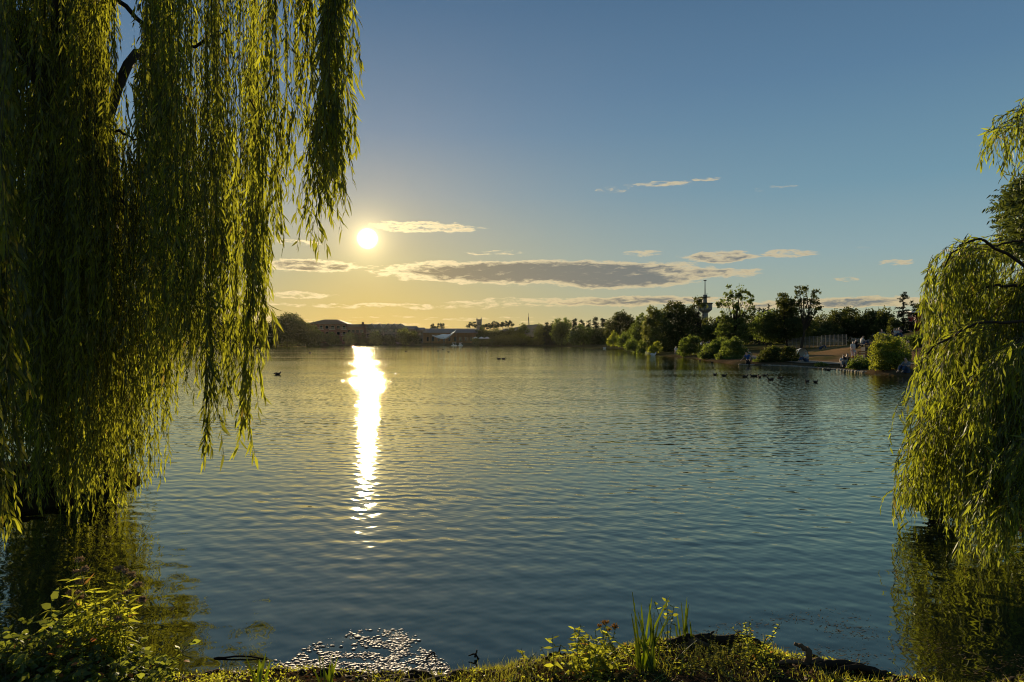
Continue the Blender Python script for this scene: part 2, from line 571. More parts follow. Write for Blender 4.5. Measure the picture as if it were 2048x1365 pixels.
def water_mat():
    m, t, out = mat('lake_water')
    pos = t.new('ShaderNodeNewGeometry').outputs['Position']
    sep = t.new('ShaderNodeSeparateXYZ')
    t.put(sep.inputs[0], pos)
    flat = t.vmath('MULTIPLY', pos, (1, 1, 0))
    # slow bends in the wave trains
    wob = t.noise(t.vmath('MULTIPLY', flat, (.55, .9, 0)), 1.0, 2, .5)
    wob2 = t.noise(t.vmath('MULTIPLY', flat, (1.9, 2.4, 0)), 1.0, 2, .5)
    rng = random.Random(11)
    slope = None
    waves = []
    for lam, s, n in ((.75, .0035, 3), (.42, .0085, 5), (.25, .012, 7), (.15, .012, 6), (.09, .009, 4)):
        for k in range(n):
            waves.append((lam * rng.uniform(.8, 1.25), s * rng.uniform(.7, 1.2), rng.gauss(-6, 26 if lam > .3 else 46)))
    for lam, s, dg in waves:
        k = 2 * math.pi / lam
        dx, dy = math.sin(R(dg)), math.cos(R(dg))
        ph = t.vmath('DOT_PRODUCT', flat, (dx * k, dy * k, 0))
        ph = t.math('MULTIPLY_ADD', wob, min(9.0, 5.5 / math.sqrt(lam)), ph)
        ph = t.math('MULTIPLY_ADD', wob2, rng.uniform(2.0, 5.0), ph)
        c = t.math('COSINE', t.math('ADD', ph, rng.uniform(0, 6.28)))
        v = t.vmath('SCALE', (dx * s, dy * s, 0), scale=c)
        slope = v if slope is None else t.vmath('ADD', slope, v)
    # lanes of rougher and calmer water
    lane = t.noise(t.vmath('MULTIPLY', flat, (.018, .11, 0)), 1.0, 3, .55)
    amp = t.smooth(lane, .32, .64, .50, 1.35)
    dist = sep.outputs[1]
    amp = t.math('MULTIPLY', amp, t.smooth(dist, 3.5, 9.0, .75, 1.05))
    amp = t.math('MULTIPLY', amp, t.smooth(dist, 14, 80, 1.0, .72))
    slope = t.vmath('SCALE', slope, scale=amp)
    cx = t.new('ShaderNodeCombineXYZ')
    t.put(cx.inputs[0], t.smooth(dist, 11, 42, .65, 2.9))
    cx.inputs[1].default_value = 1.0
    slope = t.vmath('MULTIPLY', slope, cx.outputs[0])
    nrm = t.vmath('NORMALIZE', t.vmath('SUBTRACT', (0, 0, 1), slope))
    fr = t.new('ShaderNodeFresnel')
    fr.inputs['IOR'].default_value = 1.333
    t.put(fr.inputs['Normal'], nrm)
    body = t.new('ShaderNodeBsdfDiffuse')
    body.inputs[0].default_value = (.0035, .0075, .0065, 1)
    gl = t.new('ShaderNodeBsdfGlossy')
    gl.inputs['Color'].default_value = (.98, .98, .76, 1)
    gl.inputs['Roughness'].default_value = .028
    t.put(gl.inputs['Normal'], nrm)
    mx = t.new('ShaderNodeMixShader')
    t.put(mx.inputs[0], t.math('MULTIPLY_ADD', fr.outputs[0], 1.0, WATER_ADD, clamp=True))
    t.l.new(body.outputs[0], mx.inputs[1])
    t.l.new(gl.outputs[0], mx.inputs[2])
    t.l.new(mx.outputs[0], out.inputs[0])
    return m


WATER_ADD = 0.20

# ------------------------------------------------------------------ people
def skin_mesh(name, joints, edges, m, parent, sub=1, root=0):
    me = bpy.data.meshes.new(name)
    me.from_pydata([j[:3] for j in joints], edges, [])
    o = bpy.data.objects.new(name, me)
    COL.objects.link(o)
    o.modifiers.new('skin', 'SKIN').use_smooth_shade = True
    for i, v in enumerate(me.skin_vertices[0].data):
        r = joints[i][3]
        v.radius = (r, r) if np.isscalar(r) else r
        v.use_root = i == root
    sb = o.modifiers.new('sub', 'SUBSURF')
    sb.levels = sb.render_levels = sub
    dg = bpy.context.evaluated_depsgraph_get()
    ev = bpy.data.meshes.new_from_object(o.evaluated_get(dg))
    o.modifiers.clear()
    o.data = ev
    ev.name = name
    bpy.data.meshes.remove(me)
    ev.materials.clear()
    ev.materials.append(m)
    o.parent = parent
    return o


def body_joints(pose):
    """joint positions, feet at z=0, facing -Y"""
    J = {}
    if pose == 'stand':
        J.update(hip=(0, 0, .95), waist=(0, 0, 1.10), chest=(0, .01, 1.32), neck=(0, 0, 1.48), head=(0, -.02, 1.60), crown=(0, -.01, 1.70))
        for s, n in ((-1, 'l'), (1, 'r')):
            J.update({n + 'hipj': (s * .09, 0, .90), n + 'knee': (s * .10, -.02, .50), n + 'ank': (s * .10, .02, .09), n + 'toe': (s * .12, -.13, .04),
                      n + 'sh': (s * .17, .01, 1.41), n + 'elb': (s * .24, .03, 1.14), n + 'wri': (s * .25, -.06, .90)})
    elif pose == 'walk':
        J.update(hip=(0, 0, .93), waist=(0, -.01, 1.08), chest=(0, -.02, 1.30), neck=(0, -.04, 1.46), head=(0, -.07, 1.58), crown=(0, -.06, 1.68))
        for s, n in ((-1, 'l'), (1, 'r')):
            J.update({n + 'hipj': (s * .09, 0, .88), n + 'knee': (s * .09, -.16 * s - .05, .49), n + 'ank': (s * .09, -.24 * s + .07, .10), n + 'toe': (s * .10, -.24 * s - .08, .05),
                      n + 'sh': (s * .17, -.02, 1.39), n + 'elb': (s * .23, .13 * s, 1.13), n + 'wri': (s * .22, .16 * s - .12, .92)})
    elif pose == 'wade':
        J.update(hip=(0, .02, .95), waist=(0, -.02, 1.10), chest=(0, -.08, 1.30), neck=(0, -.13, 1.44), head=(.01, -.20, 1.53), crown=(.01, -.19, 1.63))
        for s, n in ((-1, 'l'), (1, 'r')):
            J.update({n + 'hipj': (s * .10, .02, .90), n + 'knee': (s * .13, -.03, .50), n + 'ank': (s * .14, .03, .09), n + 'toe': (s * .16, -.12, .04),
                      n + 'sh': (s * .18, -.07, 1.38), n + 'elb': (s * .34, -.12, 1.18), n + 'wri': (s * .42, -.26, 1.02)})
    else:   # sit on the ground, knees drawn up
        J.update(hip=(0, .06, .12), waist=(0, .10, .28), chest=(0, .06, .50), neck=(0, .00, .65), head=(0, -.05, .77), crown=(0, -.04, .87))
        for s, n in ((-1, 'l'), (1, 'r')):
            J.update({n + 'hipj': (s * .10, .02, .12), n + 'knee': (s * .13, -.36, .44), n + 'ank': (s * .12, -.58, .09), n + 'toe': (s * .13, -.72, .05),
                      n + 'sh': (s * .17, .04, .58), n + 'elb': (s * .24, -.14, .38), n + 'wri': (s * .15, -.34, .42)})
    return {k: np.array(v) for k, v in J.items()}


def person_proto(pose):
    J = body_joints(pose)
    root = thing('person', 'x', 'person')
    V, E, idx = [], [], {}

    def jn(k, r, p=None):
        idx[k] = len(V)
        V.append((*(J[k] if p is None else p), r))
        return idx[k]
    jn('hip', .115)
    for a, b, r in (('waist', 'hip', .105), ('chest', 'waist', .125), ('neck', 'chest', .055), ('head', 'neck', (.078, .092)), ('crown', 'head', (.062, .075))):
        jn(a, r)
        E.append((idx[b], idx[a]))
    # nose
    f = unit(J['head'] - J['neck']) * .0 + np.array([0, -.105, .01])
    jn('nose', .014, J['head'] + f)
    E.append((idx['head'], idx['nose']))
    for n in 'lr':
        for a, b, r in ((n + 'hipj', 'hip', .088), (n + 'knee', n + 'hipj', .058), (n + 'ank', n + 'knee', .036), (n + 'toe', n + 'ank', .034),
                        (n + 'sh', 'chest', .058), (n + 'elb', n + 'sh', .042), (n + 'wri', n + 'elb', .028)):
            jn(a, r)
            E.append((idx[b], idx[a]))
        # palm, four fingers and a thumb
        d = unit(J[n + 'wri'] - J[n + 'elb'])
        sd = unit(np.cross(d, [0.2, 1, .1]))
        jn(n + 'palm', (.038, .018), J[n + 'wri'] + d * .075)
        E.append((idx[n + 'wri'], idx[n + 'palm']))
        for q, (o, ln) in enumerate(((-.028, .065), (-.009, .078), (.010, .072), (.028, .056))):
            p1 = J[n + 'wri'] + d * .105 + sd * o
            jn(n + 'f%d' % q, .0095, p1)
            E.append((idx[n + 'palm'], idx[n + 'f%d' % q]))
            jn(n + 'g%d' % q, .0075, p1 + d * ln * .8 + np.array([0, -.02, 0]))
            E.append((idx[n + 'f%d' % q], idx[n + 'g%d' % q]))
        jn(n + 'th', .0095, J[n + 'wri'] + d * .06 + sd * -.055)
        E.append((idx[n + 'wri'], idx[n + 'th']))
    skin_mesh('body', V, E, M['skin'], root)
    # shirt
    e = .014
    K = [('hip', .120), ('waist', .118 + e), ('chest', .130 + e), ('neck', .062), ('lsh', .066 + e), ('lelb', .050 + e), ('rsh', .066 + e), ('relb', .050 + e)]
    nk = {k: i for i, (k, r) in enumerate(K)}
    V2 = []
    for k, r in K:
        p = J[k].copy()
        if k == 'neck':
            p = J['chest'] + (J['neck'] - J['chest']) * .72
        if k == 'hip':
            p = J['hip'] + (J['waist'] - J['hip']) * .25
        if k.endswith('elb'):
            p = J[k[0] + 'sh'] + (J[k] - J[k[0] + 'sh']) * .75
        V2.append((*p, r))
    skin_mesh('shirt', V2, [(0, 1), (1, 2), (2, 3), (2, 4), (4, 5), (2, 6), (6, 7)], M['white_cloth'], root)
    K = [('hip', .128), ('lhipj', .100 + e), ('lknee', .066 + e), ('lank', .048 + e), ('rhipj', .100 + e), ('rknee', .066 + e), ('rank', .048 + e)]
    V3 = [(*(J[k] if not k.endswith('ank') else J[k[0] + 'knee'] + (J[k] - J[k[0] + 'knee']) * .85), r) for k, r in K]
    skin_mesh('trousers', V3, [(0, 1), (1, 2), (2, 3), (0, 4), (4, 5), (5, 6)], M['denim'], root)
    V4 = [(*(J['head'] + [0, .035, .02]), (.085, .085)), (*(J['crown'] + [0, .012, .012]), (.07, .078))]
    skin_mesh('hair', V4, [(0, 1)], M['hair'], root)
    return root


PROTO = {}
for _p in ('stand', 'walk', 'wade', 'sit'):
    PROTO[_p] = person_proto(_p)
USED = set()

# ------------------------------------------------------------------ land and water
# the lake's edge, metres, going round from the near bank to the right, away, across and back on the left
SHORE = [(-30, 3.0), (-9, 3.5), (-4.6, 3.62), (-3.1, 3.72), (-2.3, 3.86), (-1.65, 4.02), (-1.1, 4.06), (-0.75, 3.92), (-0.45, 3.84), (0.1, 3.92), (0.35, 4.06), (0.75, 4.16), (1.15, 4.2), (1.5, 4.12), (1.85, 3.93), (2.1, 3.70),
         (2.3, 3.66), (2.6, 3.76), (2.95, 3.88), (3.6, 4.25), (4.6, 5.4), (5.4, 7.4), (7.2, 9.2), (12, 12), (20, 18), (26, 26), (25, 33), (22.6, 38), (22.0, 42), (22.3, 47), (21.6, 53), (18.9, 57), (19.4, 66), (20.8, 78), (20.5, 90), (21.5, 105),
         (26, 130), (29, 178), (25, 225), (15, 268), (-5, 300), (-30, 328), (-70, 318), (-109, 292), (-150, 262), (-210, 200), (-230, 120), (-120, 45), (-45, 18), (-20, 10.5), (-9, 10.6), (-5.6, 10.2), (-5.1, 9.4), (-5.2, 8.5), (-5.8, 7.5), (-7.5, 6.2), (-14, 5.2), (-30, 5.0)]


def shore_distance(X, Y):
    """metres outside the lake (negative inside)"""
    S = np.array(SHORE, float)
    best = np.full(X.shape, 1e9)
    inside = np.zeros(X.shape, bool)
    for (x0, y0), (x1, y1) in zip(S, np.roll(S, -1, 0)):
        ex, ey = x1 - x0, y1 - y0
        tt = np.clip(((X - x0) * ex + (Y - y0) * ey) / (ex * ex + ey * ey), 0, 1)
        best = np.minimum(best, np.hypot(X - x0 - tt * ex, Y - y0 - tt * ey))
        cr = (y0 > Y) != (y1 > Y)
        with np.errstate(divide='ignore', invalid='ignore'):
            xi = x0 + (Y - y0) * ex / (ey if ey else 1e-9)
        inside ^= cr & (X < xi)
    return np.where(inside, -best, best)


def sstep(x, a, b):
    u = np.clip((x - a) / (b - a), 0, 1)
    return u * u * (3 - 2 * u)


def ground_z(X, Y):
    X, Y = np.asarray(X, float), np.asarray(Y, float)
    d = shore_distance(X, Y)
    d = d + (fbm(X * .55, Y * .55) - .47) * np.clip(Y * .02, .25, 1.6)
    near = .02 + .17 * (1 - np.exp(-np.clip(d, 0, None) / .22)) + .05 * np.clip(d, 0, 3) + .10 * (fbm(X * 2.3, Y * 2.3) - .47) + .05 * (fbm(X * 9, Y * 9) - .47)
    near = near + .055 * sstep(X, -.55, .05) * sstep(X, 2.6, 1.9) * sstep(d, -.02, .2)
    far = .06 + .28 * (1 - np.exp(-np.clip(d, 0, None) / 1.0)) + 1.15 * sstep(d, 2, 24) + .25 * (fbm(X * .12, Y * .12) - .47)
    hill = 2.8 * np.exp(-((X - 46) / 12) ** 2 - ((Y - 60) / 12) ** 2)
    far = far + hill * sstep(d, 4, 14)
    z = np.where(d > 0, near + (far - near) * sstep(Y, 9, 22), 0)
    return np.where(d > 0, z, .02 + .55 * np.clip(d, -3, 0))


def build_land():
    r = np.concatenate([np.arange(1.2, 8, .035), 8 * 1.021 ** np.arange(0, 262)])
    a = np.concatenate([np.linspace(-180, -44, 40), np.linspace(-43, 43, 440), np.linspace(44, 180, 40)[:-1]])
    a = np.radians(a)
    X = r[:, None] * np.sin(a)[None]
    Y = r[:, None] * np.cos(a)[None]
    Z = ground_z(X, Y)
    na, nr = len(a), len(r)
    i = np.arange(nr - 1)[:, None] * na
    j = np.arange(na)[None]
    k = (j + 1) % na
    mb = MB()
    mb.add(np.stack([X, Y, Z], -1).reshape(-1, 3), np.stack([i + j, i + k, i + na + k, i + na + j], -1).reshape(-1, 4))
    mb.idx.append(np.arange(na)[::-1].copy())
    mb.tot.append(np.array([na]))
    mb.tint.append(np.array([.5]))
    g = mb.build('ground', ground_mat(), smooth=True)
    g['kind'] = 'structure'
    mb = MB()
    S = np.array(SHORE)
    lo, hi = S.min(0) - 12, S.max(0) + 12
    nx, ny = 40, 60
    xs, ys = np.linspace(lo[0], hi[0], nx), np.linspace(3.0, hi[1], ny)
    V = np.array([[x, y, 0] for y in ys for x in xs])
    mb.add(V, [[q * nx + p, q * nx + p + 1, (q + 1) * nx + p + 1, (q + 1) * nx + p] for q in range(ny - 1) for p in range(nx - 1)])
    w = mb.build('water', water_mat())
    w['kind'] = 'structure'


build_land()


def gz(x, y):
    return float(ground_z(np.array([x]), np.array([y]))[0])


def foot(px, D):
    """the ground under a pixel column at distance D"""
    x = (px - 1024) / F * D
    return np.array([x, D, gz(x, D)])


# ------------------------------------------------------------------ willows
def interp(x, pts):
    return np.interp(x, [p[0] for p in pts], [p[1] for p in pts])


def hang(strands, leaf_mb, twig_mb, twigs_per_m=2.1, L=(.065, .118), step=.036):
    """strands: list of (polyline pts, twig radius). Leaves alternate along each strand and along short side twigs."""
    Ps, Ts, Ks, Ss = [], [], [], []
    cur = [0.0, 1.0]

    def lay(p, st):
        nonlocal cur
        seg = np.linalg.norm(np.diff(p, axis=0), axis=1)
        s = np.concatenate([[0], np.cumsum(seg)])
        if s[-1] < .06:
            return
        q = np.arange(.03, s[-1], st)
        P = np.stack([np.interp(q, s, p[:, k]) for k in range(3)], 1)
        T = unit(np.gradient(P, axis=0)) if len(P) > 1 else np.array([[0, 0, -1.0]])
        Ps.append(P)
        Ts.append(T)
        Ks.append(np.full(len(P), cur[0]))
        Ss.append(np.full(len(P), cur[1]))

    for p, rad in strands:
        cur = [random.gauss(0, .24), random.uniform(.72, 1.25)]
        twig_mb.tube(p, np.linspace(rad, rad * .35, len(p)), 3, False)
        lay(p, step)
        seg = np.linalg.norm(np.diff(p, axis=0), axis=1)
        s = np.concatenate([[0], np.cumsum(seg)])
        for k in range(int(s[-1] * twigs_per_m * random.uniform(.6, 1.4))):
            q = random.uniform(0, s[-1] * .93)
            o = np.array([np.interp(q, s, p[:, c]) for c in range(3)])
            ang = random.uniform(0, 6.283)
            ln = min(random.uniform(.18, .65), s[-1] - q + .1)
            off = random.uniform(.05, .16)
            u = np.linspace(0, 1, 5)
            tw = o + np.stack([np.cos(ang) * off * np.sqrt(u), np.sin(ang) * off * np.sqrt(u), -ln * u ** 1.15], 1)
            tw[:, 2] = np.maximum(tw[:, 2], .04)
            twig_mb.tube(tw, np.linspace(.0018, .0010, 5), 3, False)
            lay(tw, step * .95)
    P = np.concatenate(Ps)
    T = np.concatenate(Ts)
    n = len(P)
    H = RNG.normal(size=(n, 3))
    H -= T * (H * T).sum(1)[:, None]
    H = unit(H)
    spread = RNG.uniform(.28, .95, n)[:, None]
    A = unit(T * 1.0 + H * spread + np.array([0, 0, -.25]))
    keep = P[:, 2] > .05
    P, A, H, Kt, Sz = P[keep], A[keep], H[keep], np.concatenate(Ks)[keep], np.concatenate(Ss)[keep]
    n = len(P)
    Ll = RNG.uniform(*L, n) * Sz
    tn = np.where(RNG.random(n) < .012, 1.0, np.clip(RNG.normal(.45, .25, n) + Kt, 0, .97))
    leaves(leaf_mb, P, A, Ll, Ll * RNG.uniform(.13, .21, n), .22, tn, N=unit(H + .6 * RNG.normal(size=(n, 3))))
    return n


def droop(top, bot, sway=.10, n=None):
    L = np.linalg.norm(top - bot)
    n = n or max(5, int(L / .3))
    u = np.linspace(0, 1, n)
    ph, am = random.uniform(0, 6.28), random.uniform(.2, 1) * sway
    ph2 = random.uniform(0, 6.28)
    p = top[None] + (bot - top)[None] * u[:, None]
    p[:, 0] += am * np.sin(u * 3.2 + ph) * u + .02 * np.sin(u * 11 + ph2)
    p[:, 1] += am * np.sin(u * 2.7 + ph2) * u + .02 * np.cos(u * 9 + ph)
    return p


def gather(n, fpx, fD, fbot, ftop, clump=.55, nclump=None):
    """hanging strands that keep together in ropes"""
    out = []
    nc = nclump or max(3, n // 6)
    centres = [(fpx(), fD()) for _ in range(nc)]
    for k in range(n):
        c = random.choice(centres)
        if random.random() < clump:
            px, D = c[0] + random.gauss(0, 7), c[1] + random.gauss(0, .10)
        else:
            px, D = fpx(), fD()
        yb = fbot(px)
        yt = ftop(px)
        bot = W(px, yb, D)
        bot[2] = max(bot[2], random.uniform(.02, .22))
        top = W(px + random.gauss(0, 5), yt, D + random.gauss(0, .06))
        if top[2] - bot[2] < .25:
            continue
        out.append((droop(top, bot), random.uniform(.0025, .0045)))
    return out


def limb_path(*pts, jit=.018):
    p = np.array(pts, float)
    s = np.linspace(0, len(p) - 1, (len(p) - 1) * 5 + 1)
    q = np.stack([np.interp(s, np.arange(len(p)), p[:, k]) for k in range(3)], 1)
    for _ in range(2):
        q[1:-1] = (q[:-2] + 2 * q[1:-1] + q[2:]) / 4
    q[1:-1] += RNG.normal(0, jit, q[1:-1].shape)
    return q


def outer_crown(root, base, fork, angles, reach, rise, drop, m):
    """the rest of the crown, round the far side of the trunk: arched limbs with hanging strands"""
    lm, tm = MB(), MB()
    S = []
    for a in angles:
        rr = reach * random.uniform(.75, 1.1)
        dv = np.array([math.cos(a), math.sin(a), 0])
        h = rise * random.uniform(.7, 1.2)
        bp = limb_path(fork, fork + dv * rr * .45 + [0, 0, h], fork + dv * rr * .8 + [0, 0, h * .9], fork + dv * rr + [0, 0, h * .3], jit=.03)
        lb = MB()
        lb.tube(bp - base, np.linspace(.085, .012, len(bp)), 6)
        lb.build('limb', M['bark'], root, True)
        for _ in range(20):
            o = bp[random.randint(len(bp) // 4, len(bp) - 1)] + RNG.normal(0, .12, 3)
            e = o + np.array([dv[0] * .25, dv[1] * .25, -random.uniform(*drop)]) + np.append(RNG.normal(0, .1, 2), 0)
            e[2] = max(e[2], random.uniform(.35, .8))
            if o[2] - e[2] > .3:
                S.append((droop(o, e), .004))
    hang(S, lm, tm, 1.6, (.09, .15))
    c = lm.build('crown', m, root)
    c.location = tuple(-base)
    tm.build('hanging_twigs', M['twig'], c)


def left_willow():
    base = np.array([-5.75, 9.3, gz(-5.75, 9.3) - .1])
    root = thing('weeping_willow', 'large weeping willow hanging its long leafy curtain over the water beside the sun', 'tree', base)
    rel = lambda p: p - base
    top_y = -260
    up = lambda px: random.uniform(-330, -60)
    S = []
    # a: close strands at the picture's edge
    a = gather(34, lambda: random.uniform(-90, 40), lambda: random.uniform(3.9, 4.9), lambda px: random.uniform(960, 1085), lambda px: random.uniform(-200, 430), .6)
    b_prof = [(-80, 1075), (60, 1010), (100, 1062), (190, 1030), (250, 1000), (262, 960)]
    b = gather(215, lambda: random.triangular(-60, 262, 130), lambda: random.uniform(6.6, 10.2),
               lambda px: interp(px, b_prof) - abs(random.gauss(0, 45)) - (random.random() < .4) * random.uniform(0, 480),
               lambda px: up(px) if px < 240 else random.uniform(280, 420), .6)
    # the dense dark heart of the crown, then back strands added to shade it
    b2 = gather(190, lambda: random.uniform(60, 255), lambda: random.uniform(7.2, 10.5), lambda px: random.uniform(760, 1040), lambda px: random.uniform(260, 480), .3)
    b3 = gather(230, lambda: random.uniform(20, 400), lambda: random.uniform(9.2, 12.0), lambda px: random.uniform(800, 900) if px < 290 else random.uniform(600, 690), lambda px: random.uniform(180, 480), .5)  # unseen behind the curtain, added to block sun from the core
    b4 = gather(80, lambda: random.uniform(300, 525), lambda: random.uniform(8.0, 10.5), lambda px: random.uniform(540, 675), lambda px: random.uniform(-120, 320), .6)  # extra layer added so the front curtain falls in shade
    c_prof = [(240, 985), (300, 1000), (322, 1000), (334, 900), (350, 830)]
    c = gather(48, lambda: random.uniform(245, 336), lambda: random.uniform(6.2, 8.3),
               lambda px: interp(px, c_prof) - abs(random.gauss(0, 60)) - (random.random() < .35) * random.uniform(0, 350),
               lambda px: random.uniform(285, 420) if px < 288 else up(px), .6)
    d_prof = [(336, 800), (370, 790), (400, 770), (440, 745), (480, 715), (515, 690), (530, 620)]
    d = gather(78, lambda: random.uniform(290, 532), lambda: random.uniform(5.4, 7.8),
               lambda px: interp(px, d_prof) - abs(random.gauss(0, 70)) - (random.random() < .25) * random.uniform(0, 330), up, .6)
    e_prof = [(520, 650), (536, 540), (548, 480), (556, 400), (575, 330), (600, 400), (625, 405), (645, 400), (668, 415), (684, 330), (692, 250), (700, 60)]
    e = gather(52, lambda: random.uniform(520, 694), lambda: random.uniform(5.0, 6.6),
               lambda px: interp(px, e_prof) - abs(random.gauss(0, 40)) - (random.random() < .3) * random.uniform(0, 260), up, .72, 15)
    f = gather(40, lambda: random.choice([random.uniform(-60, 235), random.uniform(288, 690)]), lambda: random.uniform(5.4, 8.5),
               lambda px: random.uniform(0, 300) if px < 540 else random.uniform(-20, 170), lambda px: random.uniform(-420, -160), .5)
    groups = [('nearest leafy curtain hanging close to the camera', a), (None, b + b2), ('hidden far strands of the crown, added to shade its front', b3 + b4), (None, c), (None, d + f), (None, e)]
    total = 0
    for lab, S in groups:
        lm, tm = MB(), MB()
        total += hang(S, lm, tm)
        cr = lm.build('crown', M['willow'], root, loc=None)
        cr.location = tuple(-base)
        if lab:
            cr['label'] = lab
        tw = tm.build('hanging_twigs', M['twig'], cr)
    # separate fronds that hang below the curtain
    for px, yb, D, n in ((415, 905, 5.6, 5), (425, 860, 5.7, 3), (500, 915, 5.3, 7), (492, 850, 5.35, 4), (452, 815, 5.9, 4), (470, 822, 5.5, 5), (365, 720, 6.2, 3), (395, 800, 6.0, 4), (380, 780, 6.2, 4), (622, 485, 5.3, 4), (634, 505, 5.2, 4),
                         (672, 462, 5.2, 4), (655, 440, 5.2, 3), (548, 470, 5.5, 4), (697, 80, 5.1, 3), (518, 690, 5.4, 6), (333, 870, 6.4, 4)):
        lm, tm = MB(), MB()
        S = []
        for k in range(n):
            p0 = W(px + random.gauss(0, 7), yb - random.uniform(260, 620), D + random.gauss(0, .06))
            p1 = W(px + random.gauss(0, 5), yb - random.uniform(0, 110) * (k > 0), D)
            S.append((droop(p0, p1, .04), .003))
        total += hang(S, lm, tm, 1.6, (.07, .12))
        fr = lm.build('hanging_frond', M['willow'], root)
        fr.location = tuple(-base)
        tm.build('twig', M['twig'], fr)
    # trunk and limbs
    mb = MB()
    tp = limb_path(base, base + [.1, -.05, 1.3], base + [.35, -.3, 2.6], base + [.5, -.7, 4.2])
    mb.tube(rel(tp), np.linspace(.34, .24, len(tp)), 12)
    mb.build('trunk', M['bark'], root, True)
    fork = tp[-1]
    ends = [((fork + [.1, -.2, 1.7]), W(380, -200, 6.6), W(640, -160, 5.6)), ((fork + [.2, -1.0, 1.2]), W(120, -250, 7.0), W(60, -260, 5.0), W(-60, -230, 4.3)),
            (W(185, -40, 8.6), W(300, 60, 7.8), W(345, 112, 7.4), W(400, 85, 7.0), W(455, 60, 6.7)), (W(130, 250, 8.8), W(190, 350, 8.0), W(262, 420, 7.4)),
            (W(190, 268, 8.4), W(236, 264, 7.9), W(285, 276, 7.3)), (W(200, -100, 8.6), W(330, -190, 8.2), W(470, -260, 7.8)), (W(500, 200, 6.2), W(530, 295, 5.9))]
    rads = [.13, .12, .035, .05, .025, .10, .008]
    for e_, r_ in zip(ends, rads):
        mb = MB()
        st = [fork] if r_ > .02 else []
        if r_ <= .03:
            st = []
        p = limb_path(*st, *e_)
        mb.tube(rel(p), np.linspace(r_, r_ * .3, len(p)), 7)
        mb.build('limb', M['bark'], root, True)
    outer_crown(root, base, fork, [R(q) for q in (95, 118, 140, 160, 178, 196, 214, 232)], 3.2, 1.9, (1.2, 4.2), M['willow'])
    print('left willow leaves', total)


